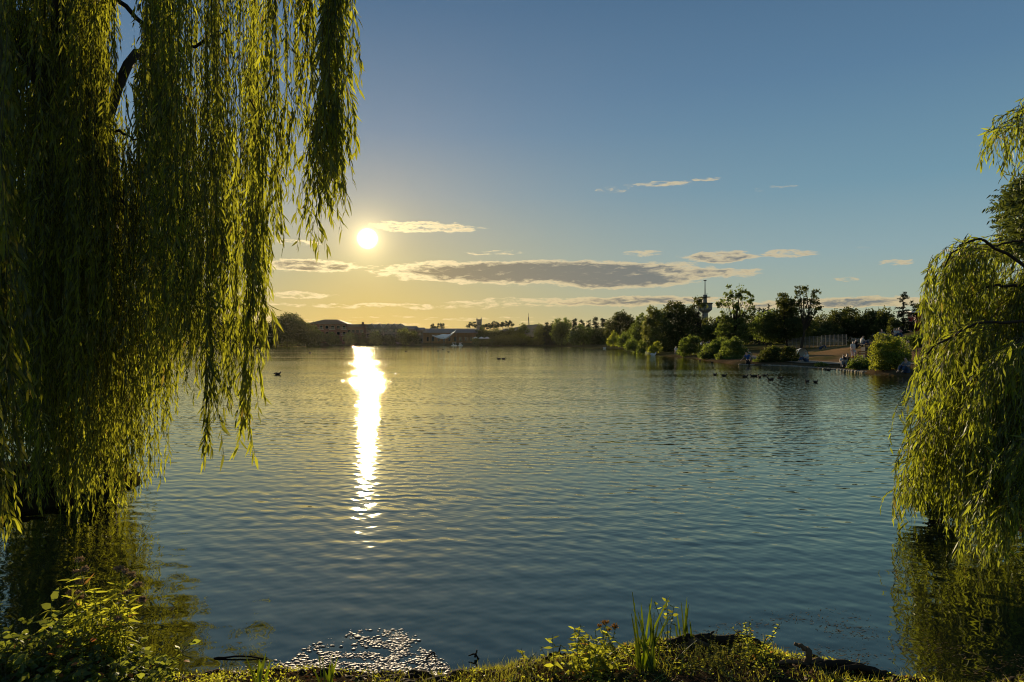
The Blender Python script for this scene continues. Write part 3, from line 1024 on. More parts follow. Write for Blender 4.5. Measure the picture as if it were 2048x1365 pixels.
def right_willow():
    base = np.array([8.3, 9.2, gz(8.3, 9.2) - .1])
    root = thing('weeping_willow', 'sunlit yellow-green willow drooping into the water on the bank opposite the big curtain', 'tree', base)
    total = 0

    def arch(r, t, D, y0, yb):
        p0, p1 = W(r, y0 + random.uniform(-10, 30), D), W(t, yb, D + random.gauss(0, .1))
        p1[2] = max(p1[2], random.uniform(.03, .2))
        u = np.linspace(0, 1, 12)
        q = np.empty((12, 3))
        ease = 1 - (1 - u) ** 2.2
        q[:, 0] = p0[0] + (p1[0] - p0[0]) * ease
        q[:, 1] = p0[1] + (p1[1] - p0[1]) * u
        q[:, 2] = p0[2] + (p1[2] - p0[2]) * u ** 1.55
        q[:, 0] += .05 * np.sin(u * 4 + random.uniform(0, 6))
        return q, random.uniform(.0025, .004)

    lo = [(1780, 960), (1800, 1010), (1815, 1030), (1850, 1040), (1880, 1050), (1910, 1085), (1960, 1105), (2060, 1120), (2160, 1150)]
    tips = []
    # boughs reaching out from the trunk, each with its own hanging sprays
    boughs = [([(2080, 530), (1960, 492), (1895, 508), (1850, 545)], (40, 150), 8, 6.9), ([(2090, 500), (2000, 486), (1940, 496), (1895, 520)], (60, 190), 7, 7.6),
              ([(2080, 575), (1960, 560), (1895, 590), (1852, 645)], (60, 170), 8, 7.2), ([(2080, 650), (1960, 640), (1890, 680), (1828, 752)], (50, 150), 9, 6.7),
              ([(2080, 720), (1965, 715), (1890, 760), (1822, 832)], (50, 130), 9, 7.0), ([(2080, 790), (1960, 790), (1875, 825), (1798, 888)], (60, 140), 9, 6.6),
              ([(2080, 850), (1965, 850), (1885, 890), (1806, 955)], (40, 110), 8, 6.9), ([(2100, 600), (2030, 560), (1975, 580), (1930, 640)], (90, 260), 9, 7.9),
              ([(2120, 700), (2040, 690), (1985, 720), (1935, 780)], (90, 260), 10, 6.4), ([(2120, 800), (2040, 800), (1975, 850), (1910, 930)], (60, 190), 11, 6.2),
              ([(2140, 880), (2060, 880), (1990, 930), (1925, 1010)], (40, 120), 11, 6.0), ([(2160, 930), (2090, 940), (2030, 980), (1985, 1040)], (40, 110), 10, 5.9),
              ([(2140, 560), (2080, 530), (2040, 560), (2005, 620)], (120, 330), 9, 7.2), ([(2160, 700), (2110, 690), (2070, 740), (2040, 820)], (100, 280), 10, 6.6), ([(2060, 560), (1960, 600), (1910, 700), (1900, 800)], (80, 240), 9, 8.6)]
    for poly, drop, reps, D0 in boughs:
        S = []
        wood = MB()
        for r_ in range(int(reps * 1.35)):
            D = D0 + random.gauss(0, .28)
            sc = random.uniform(.76, 1.05)
            pts = [W(2080 + (x - 2080) * sc + random.gauss(0, 8), y + random.gauss(0, 14), D + random.gauss(0, .12)) for x, y in poly]
            bp = limb_path(*pts, jit=.012)
            if r_ == 0:
                wood.tube(bp - base, np.linspace(.018, .004, len(bp)), 6)
            S.append((bp[len(bp) // 3:], .004))
            for _ in range(8):
                f = random.uniform(.25, 1.0) ** .8
                o = bp[min(len(bp) - 1, int(f * (len(bp) - 1)))] + RNG.normal(0, .03, 3)
                ln = random.uniform(*drop) / F * D
                e = o + np.array([-random.uniform(.02, .22) * ln - .04, random.gauss(0, .05), -ln])
                e[2] = max(e[2], random.uniform(.02, .14))
                if o[2] - e[2] < .12:
                    continue
                u = np.linspace(0, 1, 8)
                q = o + (e - o) * np.stack([1 - (1 - u) ** 2, u, u ** 1.3], 1)
                S.append((q, random.uniform(.002, .0035)))
        lm, tm = MB(), MB()
        total += hang(S, lm, tm, 1.7, (.06, .115))
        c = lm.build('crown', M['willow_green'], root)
        c.location = tuple(-base)
        tm.build('hanging_twigs', M['twig'], c)
        wood.build('limb', M['bark'], root, True)
    # shaded inner curtain near the trunk
    S = []
    for _ in range(110):
        t_ = random.uniform(1925, 2130)
        S.append(arch(t_ + random.uniform(5, 60), t_, random.uniform(7.6, 9.4), random.uniform(520, 760), random.uniform(880, 1010)))
    lm, tm = MB(), MB()
    total += hang(S, lm, tm, 2.2, (.065, .115))
    c = lm.build('crown', M['willow_green'], root)
    c.location = tuple(-base)
    c['label'] = 'shaded inner curtain close to the trunk'
    tm.build('hanging_twigs', M['twig'], c)
    # the high bough at the frame's edge
    S = []
    for _ in range(64):
        t_ = random.uniform(1968, 2110)
        S.append(arch(t_ + random.uniform(20, 90), t_, random.uniform(6.4, 7.4), interp(t_, [(1968, 255), (2048, 195), (2110, 170)]) - 10, interp(t_, [(1968, 330), (2000, 345), (2048, 330), (2110, 380)]) - random.uniform(0, 60)))
    lm, tm = MB(), MB()
    total += hang(S, lm, tm, 2.6, (.06, .10))
    c = lm.build('crown', M['willow_green'], root)
    c.location = tuple(-base)
    c['label'] = 'high bough apart from the rest of the crown'
    tm.build('hanging_twigs', M['twig'], c)
    mb = MB()
    tp = limb_path(base, base + [-.2, -.1, 1.2], base + [-.25, -.3, 2.6], base + [-.3, -.7, 4.2])
    mb.tube(tp - base, np.linspace(.30, .16, len(tp)), 12)
    mb.build('trunk', M['bark'], root, True)
    for e_, r_ in (((tp[6], W(2130, 560, 8.2), W(2085, 530, 7.6)), .05), ((tp[4], W(2120, 800, 7.8), W(2085, 800, 7.0)), .045), ((tp[-1], W(2120, 190, 7.4), W(2060, 215, 6.9), W(2000, 250, 6.7)), .014)):
        mb = MB()
        p = limb_path(*e_)
        mb.tube(p - base, np.linspace(r_, r_ * .25, len(p)), 7)
        mb.build('limb', M['bark'], root, True)
    outer_crown(root, base, tp[-1], [R(q) for q in (-95, -70, -48, -26, -5, 15, 36, 58, 80)], 2.9, 1.3, (1.0, 3.6), M['willow_green'])
    outer_crown(root, base, tp[-1], [R(q) for q in (100, 118, 252, 264)], 1.6, .9, (.6, 2.2), M['willow_green'])
    print('right willow leaves', total)


def edge_ash():
    """feathery tree whose boughs reach in at the right edge"""
    base = np.array([10.4, 9.8, gz(10.4, 9.8) - .1])
    root = thing('ash_tree', 'dark feathery-leaved tree reaching in above the drooping willow', 'tree', base)
    mb = MB()
    tp = limb_path(base, base + [-.1, 0, 2], base + [0, -.2, 4.0])
    mb.tube(tp - base, np.linspace(.2, .1, len(tp)), 9)
    mb.build('trunk', M['bark'], root, True)
    lm = MB()
    for y0, tip, yt in ((365, 2012, 395), (400, 2008, 415), (430, 2018, 440), (460, 2022, 455), (480, 2030, 478), (380, 2040, 370), (445, 2045, 500), (500, 1985, 500), (492, 2010, 505)):
        for k in range(9):
            D = random.uniform(8.6, 9.8)
            a, b = W(2230, y0 + random.uniform(-20, 10), D), W(tip + random.uniform(0, 40), yt + random.uniform(-14, 14), D + random.gauss(0, .3))
            p = limb_path(a, (a + b) / 2 + [0, 0, .08], b)
            lb = MB()
            if k == 0:
                lb.tube(p - base, np.linspace(.02, .004, len(p)), 5)
                lb.build('limb', M['bark'], root, True)
            for q in p[2:]:
                for s in (-1, 1):
                    ax = unit(np.array([-.7, s * .6 + random.gauss(0, .4), random.gauss(-.2, .25)]))
                    m_ = np.linspace(.02, .22, 7)
                    P = q + ax * m_[:, None]
                    for sd in (-1, 1):
                        sdv = unit(np.cross(ax, rand_dirs(1)[0]))
                        leaves(lm, P, np.tile(ax * .8 + sd * sdv, (7, 1)) + RNG.normal(0, .2, (7, 3)), .075, .022, .15)
    for q in range(46):
        cc = tp[-1] + np.array([random.gauss(.5, .9), random.gauss(0, .9), random.gauss(.5, .6)])
        n = 150
        P = cc + rand_dirs(n) * (RNG.random((n, 1)) ** .5) * .5
        leaves(lm, P, RNG.normal(0, 1, (n, 3)) + [0, 0, -.3], RNG.uniform(.07, .12, n), RNG.uniform(.025, .04, n), .15)
    c = lm.build('crown', M['ash'], root)
    c.location = tuple(-base)


left_willow()
right_willow()
edge_ash()


# ------------------------------------------------------------------ trees across the water
def wpt(px, py, D):
    return W(px, py, D)


def tree(name, label, D, px, lobes, mat_name='leaf_dark', dens=2.0, size=None, trunk=True, group=None, cat='tree', clumps=9, airy=0.0, rtrunk=None, low=False):
    """lobes: (px, py, rx, ry) in photo pixels, at distance D. The crown is leaf clumps around each lobe; limbs reach from the trunk into the lobes."""
    k = D / F
    base = foot(px, D)
    base[2] -= .15
    root = thing(name, label, cat, base, 0, group)
    lm = MB()
    size = size or max(.10, min(.55, .0026 * D))
    cs = []
    for (lx, ly, rx, ry) in lobes:
        c = wpt(lx, ly, D) + np.array([0, RNG.normal(0, .35) * rx * k, 0])
        r = np.array([rx * k, max(rx, .6 * ry) * k, ry * k])
        cs.append((c, r))
        area = math.pi * r[0] * r[2]
        n = int(dens * (1.7 - .3 * airy) * area / (.30 * size * size)) + 20
        nc = max(5, int(clumps * (1 + area / (25 * size))))
        nc = min(nc, 60)
        u = rand_dirs(nc) * (RNG.random((nc, 1)) ** .4)
        cc = c + u * r * .92
        cr = RNG.uniform(.20, .42, nc) * (1 - .40 * airy)
        wts = cr ** 2
        pick = RNG.choice(nc, n, p=wts / wts.sum())
        P = cc[pick] + rand_dirs(n) * (RNG.random((n, 1)) ** .45) * r * cr[pick][:, None]
        fill = RNG.random(n) < (.38 if not airy else .12)
        P[fill] = (c + rand_dirs(n) * (RNG.random((n, 1)) ** .42) * r * .93)[fill]
        gzz = base[2] + .15
        P[:, 2] = np.maximum(P[:, 2], gzz + RNG.random(n) * .2)
        out = unit(P - c)
        A = unit(out * .6 + RNG.normal(size=(n, 3)) * .8 + [0, 0, -.25])
        tint = np.clip(RNG.normal(.45, .22, n) + (RNG.random(nc)[pick] - .5) * .5, 0, .97)
        leaves(lm, P, A, size * RNG.uniform(.7, 1.5, n), size * RNG.uniform(.5, .9, n), tint=tint, shape='card')
    lm.build('crown', M[mat_name], root).location = tuple(-base)
    if trunk:
        ctr = np.mean([c for c, r in cs], 0)
        topc = max(cs, key=lambda q: q[0][2])[0]
        hgt = topc[2] - base[2]
        rt = rtrunk or max(.06, hgt * .022)
        mb = MB()
        mid = np.array([(base[0] + ctr[0]) / 2, D, base[2] + hgt * .35])
        tp = limb_path(base, mid, np.array([ctr[0], D, base[2] + hgt * .62]), topc)
        mb.tube(tp - base, np.linspace(rt, rt * .15, len(tp)), 7)
        mb.build('trunk', M['bark'], root, True)
        mb = MB()
        for c, r in cs:
            s = tp[min(len(tp) - 1, int(len(tp) * .35))]
            for q in range(2 if not airy else 5):
                e = c + rand_dirs(1)[0] * r * .7
                p = limb_path(s, (s + e) / 2 + [0, 0, -.05 * hgt * random.random()], e)
                mb.tube(p - base, np.linspace(rt * .4, rt * .06, len(p)), 4, False)
        mb.build('limbs', M['bark'], root)
    return root


def conifer(label, D, px, ytop, ybot, w, mat_name='needle', group=None, tiers=9, cedar=False, name='conifer_tree'):
    k = D / F
    base = foot(px, D)
    base[2] -= .1
    root = thing(name, label, 'tree', base, 0, group)
    top = wpt(px, ytop, D)[2]
    H = top - base[2]
    mb = MB()
    mb.tube(np.array([[0, 0, 0], [0, 0, H * .5], [0, 0, H]]), [H * .02 + .05, H * .013, .02], 6)
    mb.build('trunk', M['bark'], root, True)
    lm = MB()
    size = max(.12, .0022 * D)
    hw = w * k
    z0 = (ybot - ytop) / max(1, (684 - ytop) + 1)
    nb = tiers * (7 if not cedar else 8)
    for b in range(nb):
        if cedar:
            t = random.uniform(.01, 1) ** .75
        else:
            t = random.random() ** .8
        z = H * (1 - t * .93) - .05
        ln = hw * ((.12 + .95 * t) if not cedar else (.15 + .9 * t)) * (random.uniform(.65, 1.15) if not cedar else random.uniform(.25, 1.25))
        an = random.uniform(0, 6.283)
        nseg = max(4, int(ln / (size * .35)))
        u = np.linspace(.08, 1, nseg)
        sag = (-.28 if not cedar else random.uniform(-.1, .3)) * ln
        m_ = 4 if not cedar else 5
        P = np.stack([np.cos(an) * ln * u, np.sin(an) * ln * u, z + sag * u ** 1.3], 1).repeat(m_, 0)
        n = len(P)
        P = P + RNG.normal(0, 1, (n, 3)) * size * np.array([.5, .5, .22])
        A = np.tile([np.cos(an), np.sin(an), -.35 if not cedar else 0], (n, 1)) + RNG.normal(0, .6, (n, 3))
        leaves(lm, P, A, size * RNG.uniform(.7, 1.4, n), size * RNG.uniform(.3, .6, n), shape='card')
    lm.build('crown', M[mat_name], root)
    return root


# far left shore, about 300 m away
G1 = 'trees on the far shore'
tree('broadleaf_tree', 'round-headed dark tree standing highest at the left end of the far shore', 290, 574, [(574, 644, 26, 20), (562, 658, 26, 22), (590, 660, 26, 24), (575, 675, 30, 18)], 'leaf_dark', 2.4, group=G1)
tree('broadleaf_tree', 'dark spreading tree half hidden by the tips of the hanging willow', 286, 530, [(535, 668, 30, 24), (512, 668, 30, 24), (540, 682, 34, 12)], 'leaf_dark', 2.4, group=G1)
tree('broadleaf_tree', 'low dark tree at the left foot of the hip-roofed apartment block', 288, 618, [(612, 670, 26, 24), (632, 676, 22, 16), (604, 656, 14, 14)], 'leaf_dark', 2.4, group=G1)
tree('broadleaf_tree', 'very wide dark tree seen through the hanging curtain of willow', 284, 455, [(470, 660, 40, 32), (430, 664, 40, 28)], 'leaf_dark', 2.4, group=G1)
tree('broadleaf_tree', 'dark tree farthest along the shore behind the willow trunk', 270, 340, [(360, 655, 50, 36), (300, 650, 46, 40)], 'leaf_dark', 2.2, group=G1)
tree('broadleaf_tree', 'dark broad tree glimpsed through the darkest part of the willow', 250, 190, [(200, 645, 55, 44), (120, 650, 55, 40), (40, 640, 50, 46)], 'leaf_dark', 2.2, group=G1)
GB = 'waterside bushes before the far buildings'
for k, (px, r, h, lab) in enumerate(((662, 17, 24, 'bush under the balconies of the hip-roofed apartment block'), (696, 15, 22, 'bush between the hip-roofed block and the terrace on the far shore'), (722, 13, 20, 'bush right under the sun on the far shore'),
                                     (748, 16, 24, 'bush at the left end of the long gabled terrace'), (778, 14, 20, 'bush before the middle of the long gabled terrace'), (806, 15, 30, 'tall bush before the right end of the gabled terrace'),
                                     (826, 13, 26, 'bush between the gabled terrace and the lakeside hall'))):
    tree('waterside_bush', lab, 309, px, [(px, 690 - h * .55, r, h * .55), (px + r * .5, 690 - h * .3, r * .8, h * .35)], 'leaf_olive' if k % 2 else 'leaf_dark', 2.0, group=GB, cat='bush', trunk=False)
GP = 'umbrella pines on the skyline'
for k, (px, y, r, lab) in enumerate(((944, 650, 11, 'flat umbrella pine left of the church tower'), (976, 650, 13, 'umbrella pine just right of the church tower'), (992, 648, 12, 'umbrella pine in the middle of the skyline row'),
                                     (1008, 648, 11, 'umbrella pine last but one in the skyline row'), (1020, 647, 9, 'umbrella pine at the right end of the skyline row'), (882, 651, 8, 'small pine above the roof of the lakeside hall'), (866, 653, 6, 'smallest pine above the roof of the lakeside hall'))):
    tree('umbrella_pine', lab, 365, px, [(px, y + (k * 7 % 4) - 1, r * .8, 5 + k % 3), (px - r * .6, y + 4, r * .5, 3), (px + r * .6, y + 3 + k % 2, r * .45, 3)], 'needle', 1.7, group=GP, clumps=5, airy=.3)
G2 = 'dark trees behind the far hall'
for px, top, r, D, lab in ((962, 656, 16, 340, 'dark round tree below the church tower'), (990, 660, 20, 335, 'dark wide tree under the umbrella pines'), (1022, 656, 17, 335, 'dark tree under the right end of the umbrella pines'),
                           (1046, 652, 15, 330, 'dark round tree just left of the distant mast'), (1082, 650, 16, 300, 'dark tree just right of the distant mast')):
    tree('broadleaf_tree', lab, D, px, [(px, (top + 690) / 2 - 2, r, (690 - top) / 2), (px + r * .6, 676, r * .7, 14)], 'leaf_dark', 2.3, group=G2)
for px, top, r, D, lab in ((1005, 672, 24, 306, 'low bush on the waterline right of the white parasols'), (1040, 668, 22, 300, 'low bush on the waterline below the pale far roofs'), (1078, 676, 22, 290, 'low bush on the waterline left of the conifers'), (965, 682, 18, 310, 'lowest bush on the waterline before the parasols')):
    tree('waterside_bush', lab, D, px, [(px, (top + 692) / 2, r, (692 - top) / 2), (px - r * .6, 684, r * .7, 7)], 'leaf_dark', 2.2, group=GB, cat='bush', trunk=False)
GC = 'pointed conifers at the head of the lake'
for px, top, w, D, lab in ((1093, 646, 7, 285, 'smallest pointed conifer at the left of the conifer row'), (1105, 643, 8, 285, 'conifer second in the row from the mast'), (1149, 638, 9, 282, 'slim conifer between two broad treetops'), (1164, 640, 9, 280, 'conifer left of the middle in the pointed row'),
                           (1177, 641, 9, 280, 'shorter conifer in the middle of the pointed row'), (1191, 634, 11, 275, 'tallest pointed conifer left of the big round tree'), (1206, 637, 9, 270, 'conifer touching the big round tree'), (1098, 648, 8, 292, 'dark conifer behind the first two of the row')):
    conifer(lab, D, px, top, 690, w, group=GC, tiers=12)
tree('broadleaf_tree', 'double-topped tree left of the slim conifer at the head of the lake', 272, 1124, [(1116, 655, 12, 18), (1132, 652, 12, 16), (1122, 672, 22, 20)], 'leaf_mid', 2.3, group=G2)
tree('broadleaf_tree', 'bushy green tree below the pointed conifers', 262, 1168, [(1160, 668, 17, 20), (1180, 672, 18, 18), (1150, 680, 14, 13)], 'leaf_mid', 2.3, group=G2)
tree('broadleaf_tree', 'low dark tree between the conifers and the big round tree', 255, 1200, [(1200, 674, 18, 20), (1212, 684, 16, 10)], 'leaf_dark', 2.3, group=G2)
tree('broadleaf_tree', 'big round-headed tree towering over the far right bend of the shore', 232, 1240, [(1242, 640, 20, 18), (1226, 655, 18, 22), (1258, 652, 18, 20), (1240, 672, 32, 20)], 'leaf_dark', 2.5, group=G2)

# right shore
GS = 'sunlit trees along the right shore'
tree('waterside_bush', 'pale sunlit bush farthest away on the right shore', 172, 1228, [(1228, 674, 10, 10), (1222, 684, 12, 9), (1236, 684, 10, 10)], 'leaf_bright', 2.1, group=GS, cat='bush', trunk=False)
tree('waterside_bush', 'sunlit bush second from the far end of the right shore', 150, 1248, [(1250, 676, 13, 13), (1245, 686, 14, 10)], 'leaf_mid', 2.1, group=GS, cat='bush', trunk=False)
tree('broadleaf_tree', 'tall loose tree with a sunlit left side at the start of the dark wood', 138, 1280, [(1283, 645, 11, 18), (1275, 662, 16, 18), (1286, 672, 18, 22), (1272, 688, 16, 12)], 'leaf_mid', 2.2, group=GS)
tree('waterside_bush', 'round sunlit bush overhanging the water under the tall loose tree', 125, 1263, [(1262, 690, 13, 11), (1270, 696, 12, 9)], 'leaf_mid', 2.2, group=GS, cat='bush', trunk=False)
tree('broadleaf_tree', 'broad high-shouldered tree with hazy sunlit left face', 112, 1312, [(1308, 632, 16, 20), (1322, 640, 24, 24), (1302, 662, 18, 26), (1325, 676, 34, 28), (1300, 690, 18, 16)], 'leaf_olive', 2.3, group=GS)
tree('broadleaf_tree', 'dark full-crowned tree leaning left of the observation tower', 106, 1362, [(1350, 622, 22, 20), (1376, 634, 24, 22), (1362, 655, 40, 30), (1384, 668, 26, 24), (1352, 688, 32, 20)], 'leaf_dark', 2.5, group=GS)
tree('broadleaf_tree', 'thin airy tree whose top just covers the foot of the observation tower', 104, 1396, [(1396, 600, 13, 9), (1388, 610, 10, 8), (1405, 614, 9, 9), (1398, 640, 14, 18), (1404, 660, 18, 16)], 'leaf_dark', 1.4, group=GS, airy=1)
tree('waterside_bush', 'yellowish bush trailing into the water below the broad tree', 100, 1308, [(1306, 700, 9, 9), (1316, 694, 8, 12)], 'leaf_bright', 2.0, group=GS, cat='bush', trunk=False)
tree('waterside_bush', 'dark sunlit-edged bush under the high-shouldered tree', 104, 1284, [(1286, 694, 9, 13), (1282, 702, 10, 8)], 'leaf_mid', 2.2, group=GS, cat='bush', trunk=False)
tree('clipped_tree', 'dome-shaped clipped tree left of the tall sparse tree', 96, 1424, [(1424, 664, 15, 14), (1424, 672, 17, 10)], 'leaf_dark', 3.4, clumps=16)
GT = 'tall sparse trees on the lawn'
tree('poplar_tree', 'tall sparse tree with sky showing through right of the observation tower', 88, 1470, [(1460, 650, 32, 18), (1480, 672, 30, 14), (1450, 672, 24, 14), (1462, 588, 13, 18), (1480, 584, 12, 16), (1446, 606, 14, 14), (1472, 610, 18, 16), (1496, 598, 13, 14), (1505, 616, 11, 12), (1450, 632, 18, 14), (1482, 634, 22, 14), (1456, 654, 26, 16), (1490, 656, 24, 16), (1470, 668, 24, 10)], 'leaf_mid', 1.2, group=GT, airy=1, clumps=8)
tree('poplar_tree', 'tall open tree with two ragged heads beside the white fence', 80, 1600, [(1596, 584, 9, 14), (1612, 580, 9, 14), (1630, 586, 9, 12), (1606, 604, 12, 14), (1628, 606, 13, 14), (1640, 618, 9, 8), (1618, 626, 14, 12)], 'leaf_dark', 1.1, group=GT, airy=1, clumps=8)
tree('broadleaf_tree', 'dense dark tree joined to the ragged two-headed tree', 84, 1575, [(1566, 604, 18, 18), (1582, 622, 26, 26), (1560, 672, 26, 12), (1560, 640, 28, 22), (1590, 650, 30, 20), (1548, 658, 26, 16), (1575, 664, 30, 12)], 'leaf_dark', 2.3, group=GT)
tree('broadleaf_tree', 'low spreading tree between the sparse tree and the fence', 92, 1532, [(1530, 642, 24, 20), (1516, 656, 22, 18), (1545, 660, 24, 18), (1532, 674, 28, 10)], 'leaf_mid', 2.2, group=GT)
for px, top, D, lab in ((1518, 612, 120, 'slender conifer behind the low spreading tree'), (1537, 608, 122, 'pointed conifer left of the dense dark tree'), (1527, 618, 126, 'short conifer between two pointed ones')):
    conifer(lab, D, px, top, 690, 11, group='conifers behind the lawn', tiers=9)
GR = 'dark park trees behind the fence'
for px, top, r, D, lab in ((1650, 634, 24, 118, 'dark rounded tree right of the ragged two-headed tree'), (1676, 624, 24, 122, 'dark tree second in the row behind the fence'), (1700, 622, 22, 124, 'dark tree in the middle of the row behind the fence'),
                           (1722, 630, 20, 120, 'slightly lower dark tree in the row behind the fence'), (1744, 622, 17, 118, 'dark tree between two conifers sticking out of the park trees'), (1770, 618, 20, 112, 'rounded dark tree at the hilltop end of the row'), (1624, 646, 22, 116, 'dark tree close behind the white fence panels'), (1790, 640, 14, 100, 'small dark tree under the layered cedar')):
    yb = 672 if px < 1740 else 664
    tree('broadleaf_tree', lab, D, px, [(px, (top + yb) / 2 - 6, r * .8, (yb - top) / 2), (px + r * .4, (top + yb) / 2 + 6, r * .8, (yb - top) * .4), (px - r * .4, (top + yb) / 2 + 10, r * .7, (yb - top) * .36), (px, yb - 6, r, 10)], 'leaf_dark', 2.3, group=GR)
for px, top, D, lab in ((1690, 616, 128, 'narrow conifer sticking out of the park trees'), (1732, 614, 126, 'broader conifer sticking out of the park trees'), (1757, 614, 122, 'conifer with a blunt top near the hilltop')):
    conifer(lab, D, px, top, 672, 12, group='conifers among the park trees', tiers=9)
conifer('layered cedar with open tiers on the hilltop', 66, 1806, 583, 655, 24, 'needle', tiers=8, cedar=True, name='cedar_tree')
conifer('second cedar, wider and darker, just behind the layered one', 70, 1826, 600, 655, 26, 'needle', tiers=8, cedar=True, name='cedar_tree')
tree('broadleaf_tree', 'dark tree behind the red kiosk', 74, 1860, [(1856, 618, 22, 18), (1874, 630, 24, 22), (1850, 636, 20, 14)], 'leaf_dark', 2.2)
tree('hilltop_bush', 'low dark bush beside the seated group on the hilltop', 64, 1785, [(1786, 648, 9, 8), (1794, 650, 7, 6)], 'leaf_dark', 2.2, cat='bush', trunk=False)

GD = 'dark wood behind the lawn'
for px, top, r, D, lab in ((1418, 640, 24, 132, 'dark tree at the left end of the wood, under the observation tower'), (1446, 640, 24, 130, 'dark tree of the wood behind the left side of the tall sparse tree'), (1480, 636, 26, 132, 'dark tree of the wood behind the right side of the tall sparse tree'),
                           (1510, 632, 24, 134, 'dark tree of the wood below the slender conifer'), (1550, 634, 26, 136, 'dark tree of the wood hidden by the low spreading tree'), (1586, 636, 26, 134, 'dark tree of the wood behind the dense dark tree'), (1612, 640, 22, 134, 'dark tree of the wood at the left end of the fence')):
    tree('broadleaf_tree', lab, D, px, [(px, (top + 686) / 2 - 6, r * .9, (686 - top) / 2), (px + r * .5, 668, r * .9, 20), (px - r * .5, 670, r * .9, 18)], 'leaf_dark', 2.3, group=GD)

GW = 'bushes on the right shore'
tree('waterside_bush', 'feathery upright bush alone between the dark wood and the wide bush', 84, 1378, [(1376, 692, 19, 18), (1386, 682, 14, 14), (1367, 702, 15, 11), (1390, 700, 14, 11)], 'leaf_mid', 2.4, group=GW, cat='bush', trunk=False)
tree('waterside_bush', 'wide low bush, left and paler half of the pair', 72, 1426, [(1428, 702, 25, 18), (1410, 710, 16, 11), (1446, 692, 20, 18), (1424, 714, 26, 9)], 'leaf_mid', 2.4, group=GW, cat='bush', trunk=False)
tree('waterside_bush', 'wide low bush, right and darker half of the pair behind the wader', 66, 1468, [(1464, 700, 26, 20), (1482, 710, 20, 14), (1450, 714, 20, 11), (1470, 688, 16, 12), (1470, 716, 30, 8)], 'leaf_mid', 2.4, group=GW, cat='bush', trunk=False)
tree('reed_bush', 'square-topped dark reedy bush right of the wader', 56, 1558, [(1536, 713, 17, 18), (1558, 714, 22, 17), (1582, 714, 17, 16), (1545, 702, 16, 9), (1578, 703, 14, 8), (1560, 724, 36, 9)], 'leaf_dark', 2.6, group=GW, cat='bush', trunk=False, size=.15)
tree('waterside_bush', 'low rounded bush left of the brightest bush', 45, 1722, [(1722, 727, 20, 18), (1712, 736, 14, 11), (1736, 736, 16, 12), (1722, 742, 20, 6)], 'leaf_mid', 2.4, group=GW, cat='bush', trunk=False, size=.11)
tree('waterside_bush', 'tall bright yellow-green bush on the water before the hill', 41.5, 1780, [(1778, 690, 26, 22), (1758, 708, 22, 24), (1798, 706, 22, 26), (1778, 722, 38, 24), (1760, 738, 20, 12), (1802, 734, 18, 14)], 'leaf_bright', 2.6, group=GW, cat='bush', size=.10)
GY = 'young trees planted along the path'
for k, (px, top, D, lab) in enumerate(((1815, 674, 47, 'young tree nearest the tall bright bush'), (1832, 670, 47, 'young tree second from the tall bright bush'), (1848, 672, 46, 'young tree in the middle of the path row'), (1866, 668, 46, 'young tree closest to the drooping willow'))):
    tree('young_tree', lab, D, px, [(px, top + 6, 12, 9), (px + 6, top + 15, 11, 8), (px - 6, top + 16, 10, 8)], 'leaf_mid', 1.7, group=GY, size=.12, rtrunk=.05)
GK = 'bank weeds on the right shore'
for px, D, lab in ((1640, 50, 'dry weed tuft on the bank left of the seated couple'), (1515, 57, 'low weed tuft just right of the wader'), (1405, 76, 'low weed tuft at the left end of the wide bush')):
    y = 684 + EYE * F / D - 8
    tree('weed_tuft', lab, D, px, [(px, y, 12, 5), (px + 8, y + 2, 8, 3)], 'leaf_mid', 1.6, group=GK, cat='weeds', trunk=False, size=.10)


# ------------------------------------------------------------------ buildings on the far shore
def block(root, mb, x0, x1, y0, y1, z0, z1):
    mb.box(((x0 + x1) / 2, (y0 + y1) / 2, (z0 + z1) / 2), (x1 - x0, y1 - y0, z1 - z0))


def prism_roof(mb, x0, x1, y0, y1, z0, zr, hip=0.0, over=.5):
    x0, x1, y0, y1 = x0 - over, x1 + over, y0 - over, y1 + over
    ym = (y0 + y1) / 2
    h = hip
    V = [(x0, y0, z0), (x1, y0, z0), (x1, y1, z0), (x0, y1, z0), (x0 + h, ym, zr), (x1 - h, ym, zr)]
    mb.add(V, [[0, 1, 5, 4], [2, 3, 4, 5]])
    mb.add(V, [[1, 2, 5], [3, 0, 4]])
    mb.add(V, [[3, 2, 1, 0]])


def windows(root, wall_y, xs, zs, w, h, frame_mat='render_wall', parent=None):
    for z in zs:
        for x in xs:
            fr = MB()
            for dx, dz, sx, sz in ((-w / 2, 0, .12, h), (w / 2, 0, .12, h), (0, -h / 2, w, .14), (0, h / 2, w, .12)):
                fr.box((x + dx, wall_y - .06, z + dz), (sx, .12, sz))
            f = fr.build('window', M[frame_mat], parent or root)
            MB().box((x, wall_y - .03, z), (w, .05, h)).build('pane', M['glass'], f)


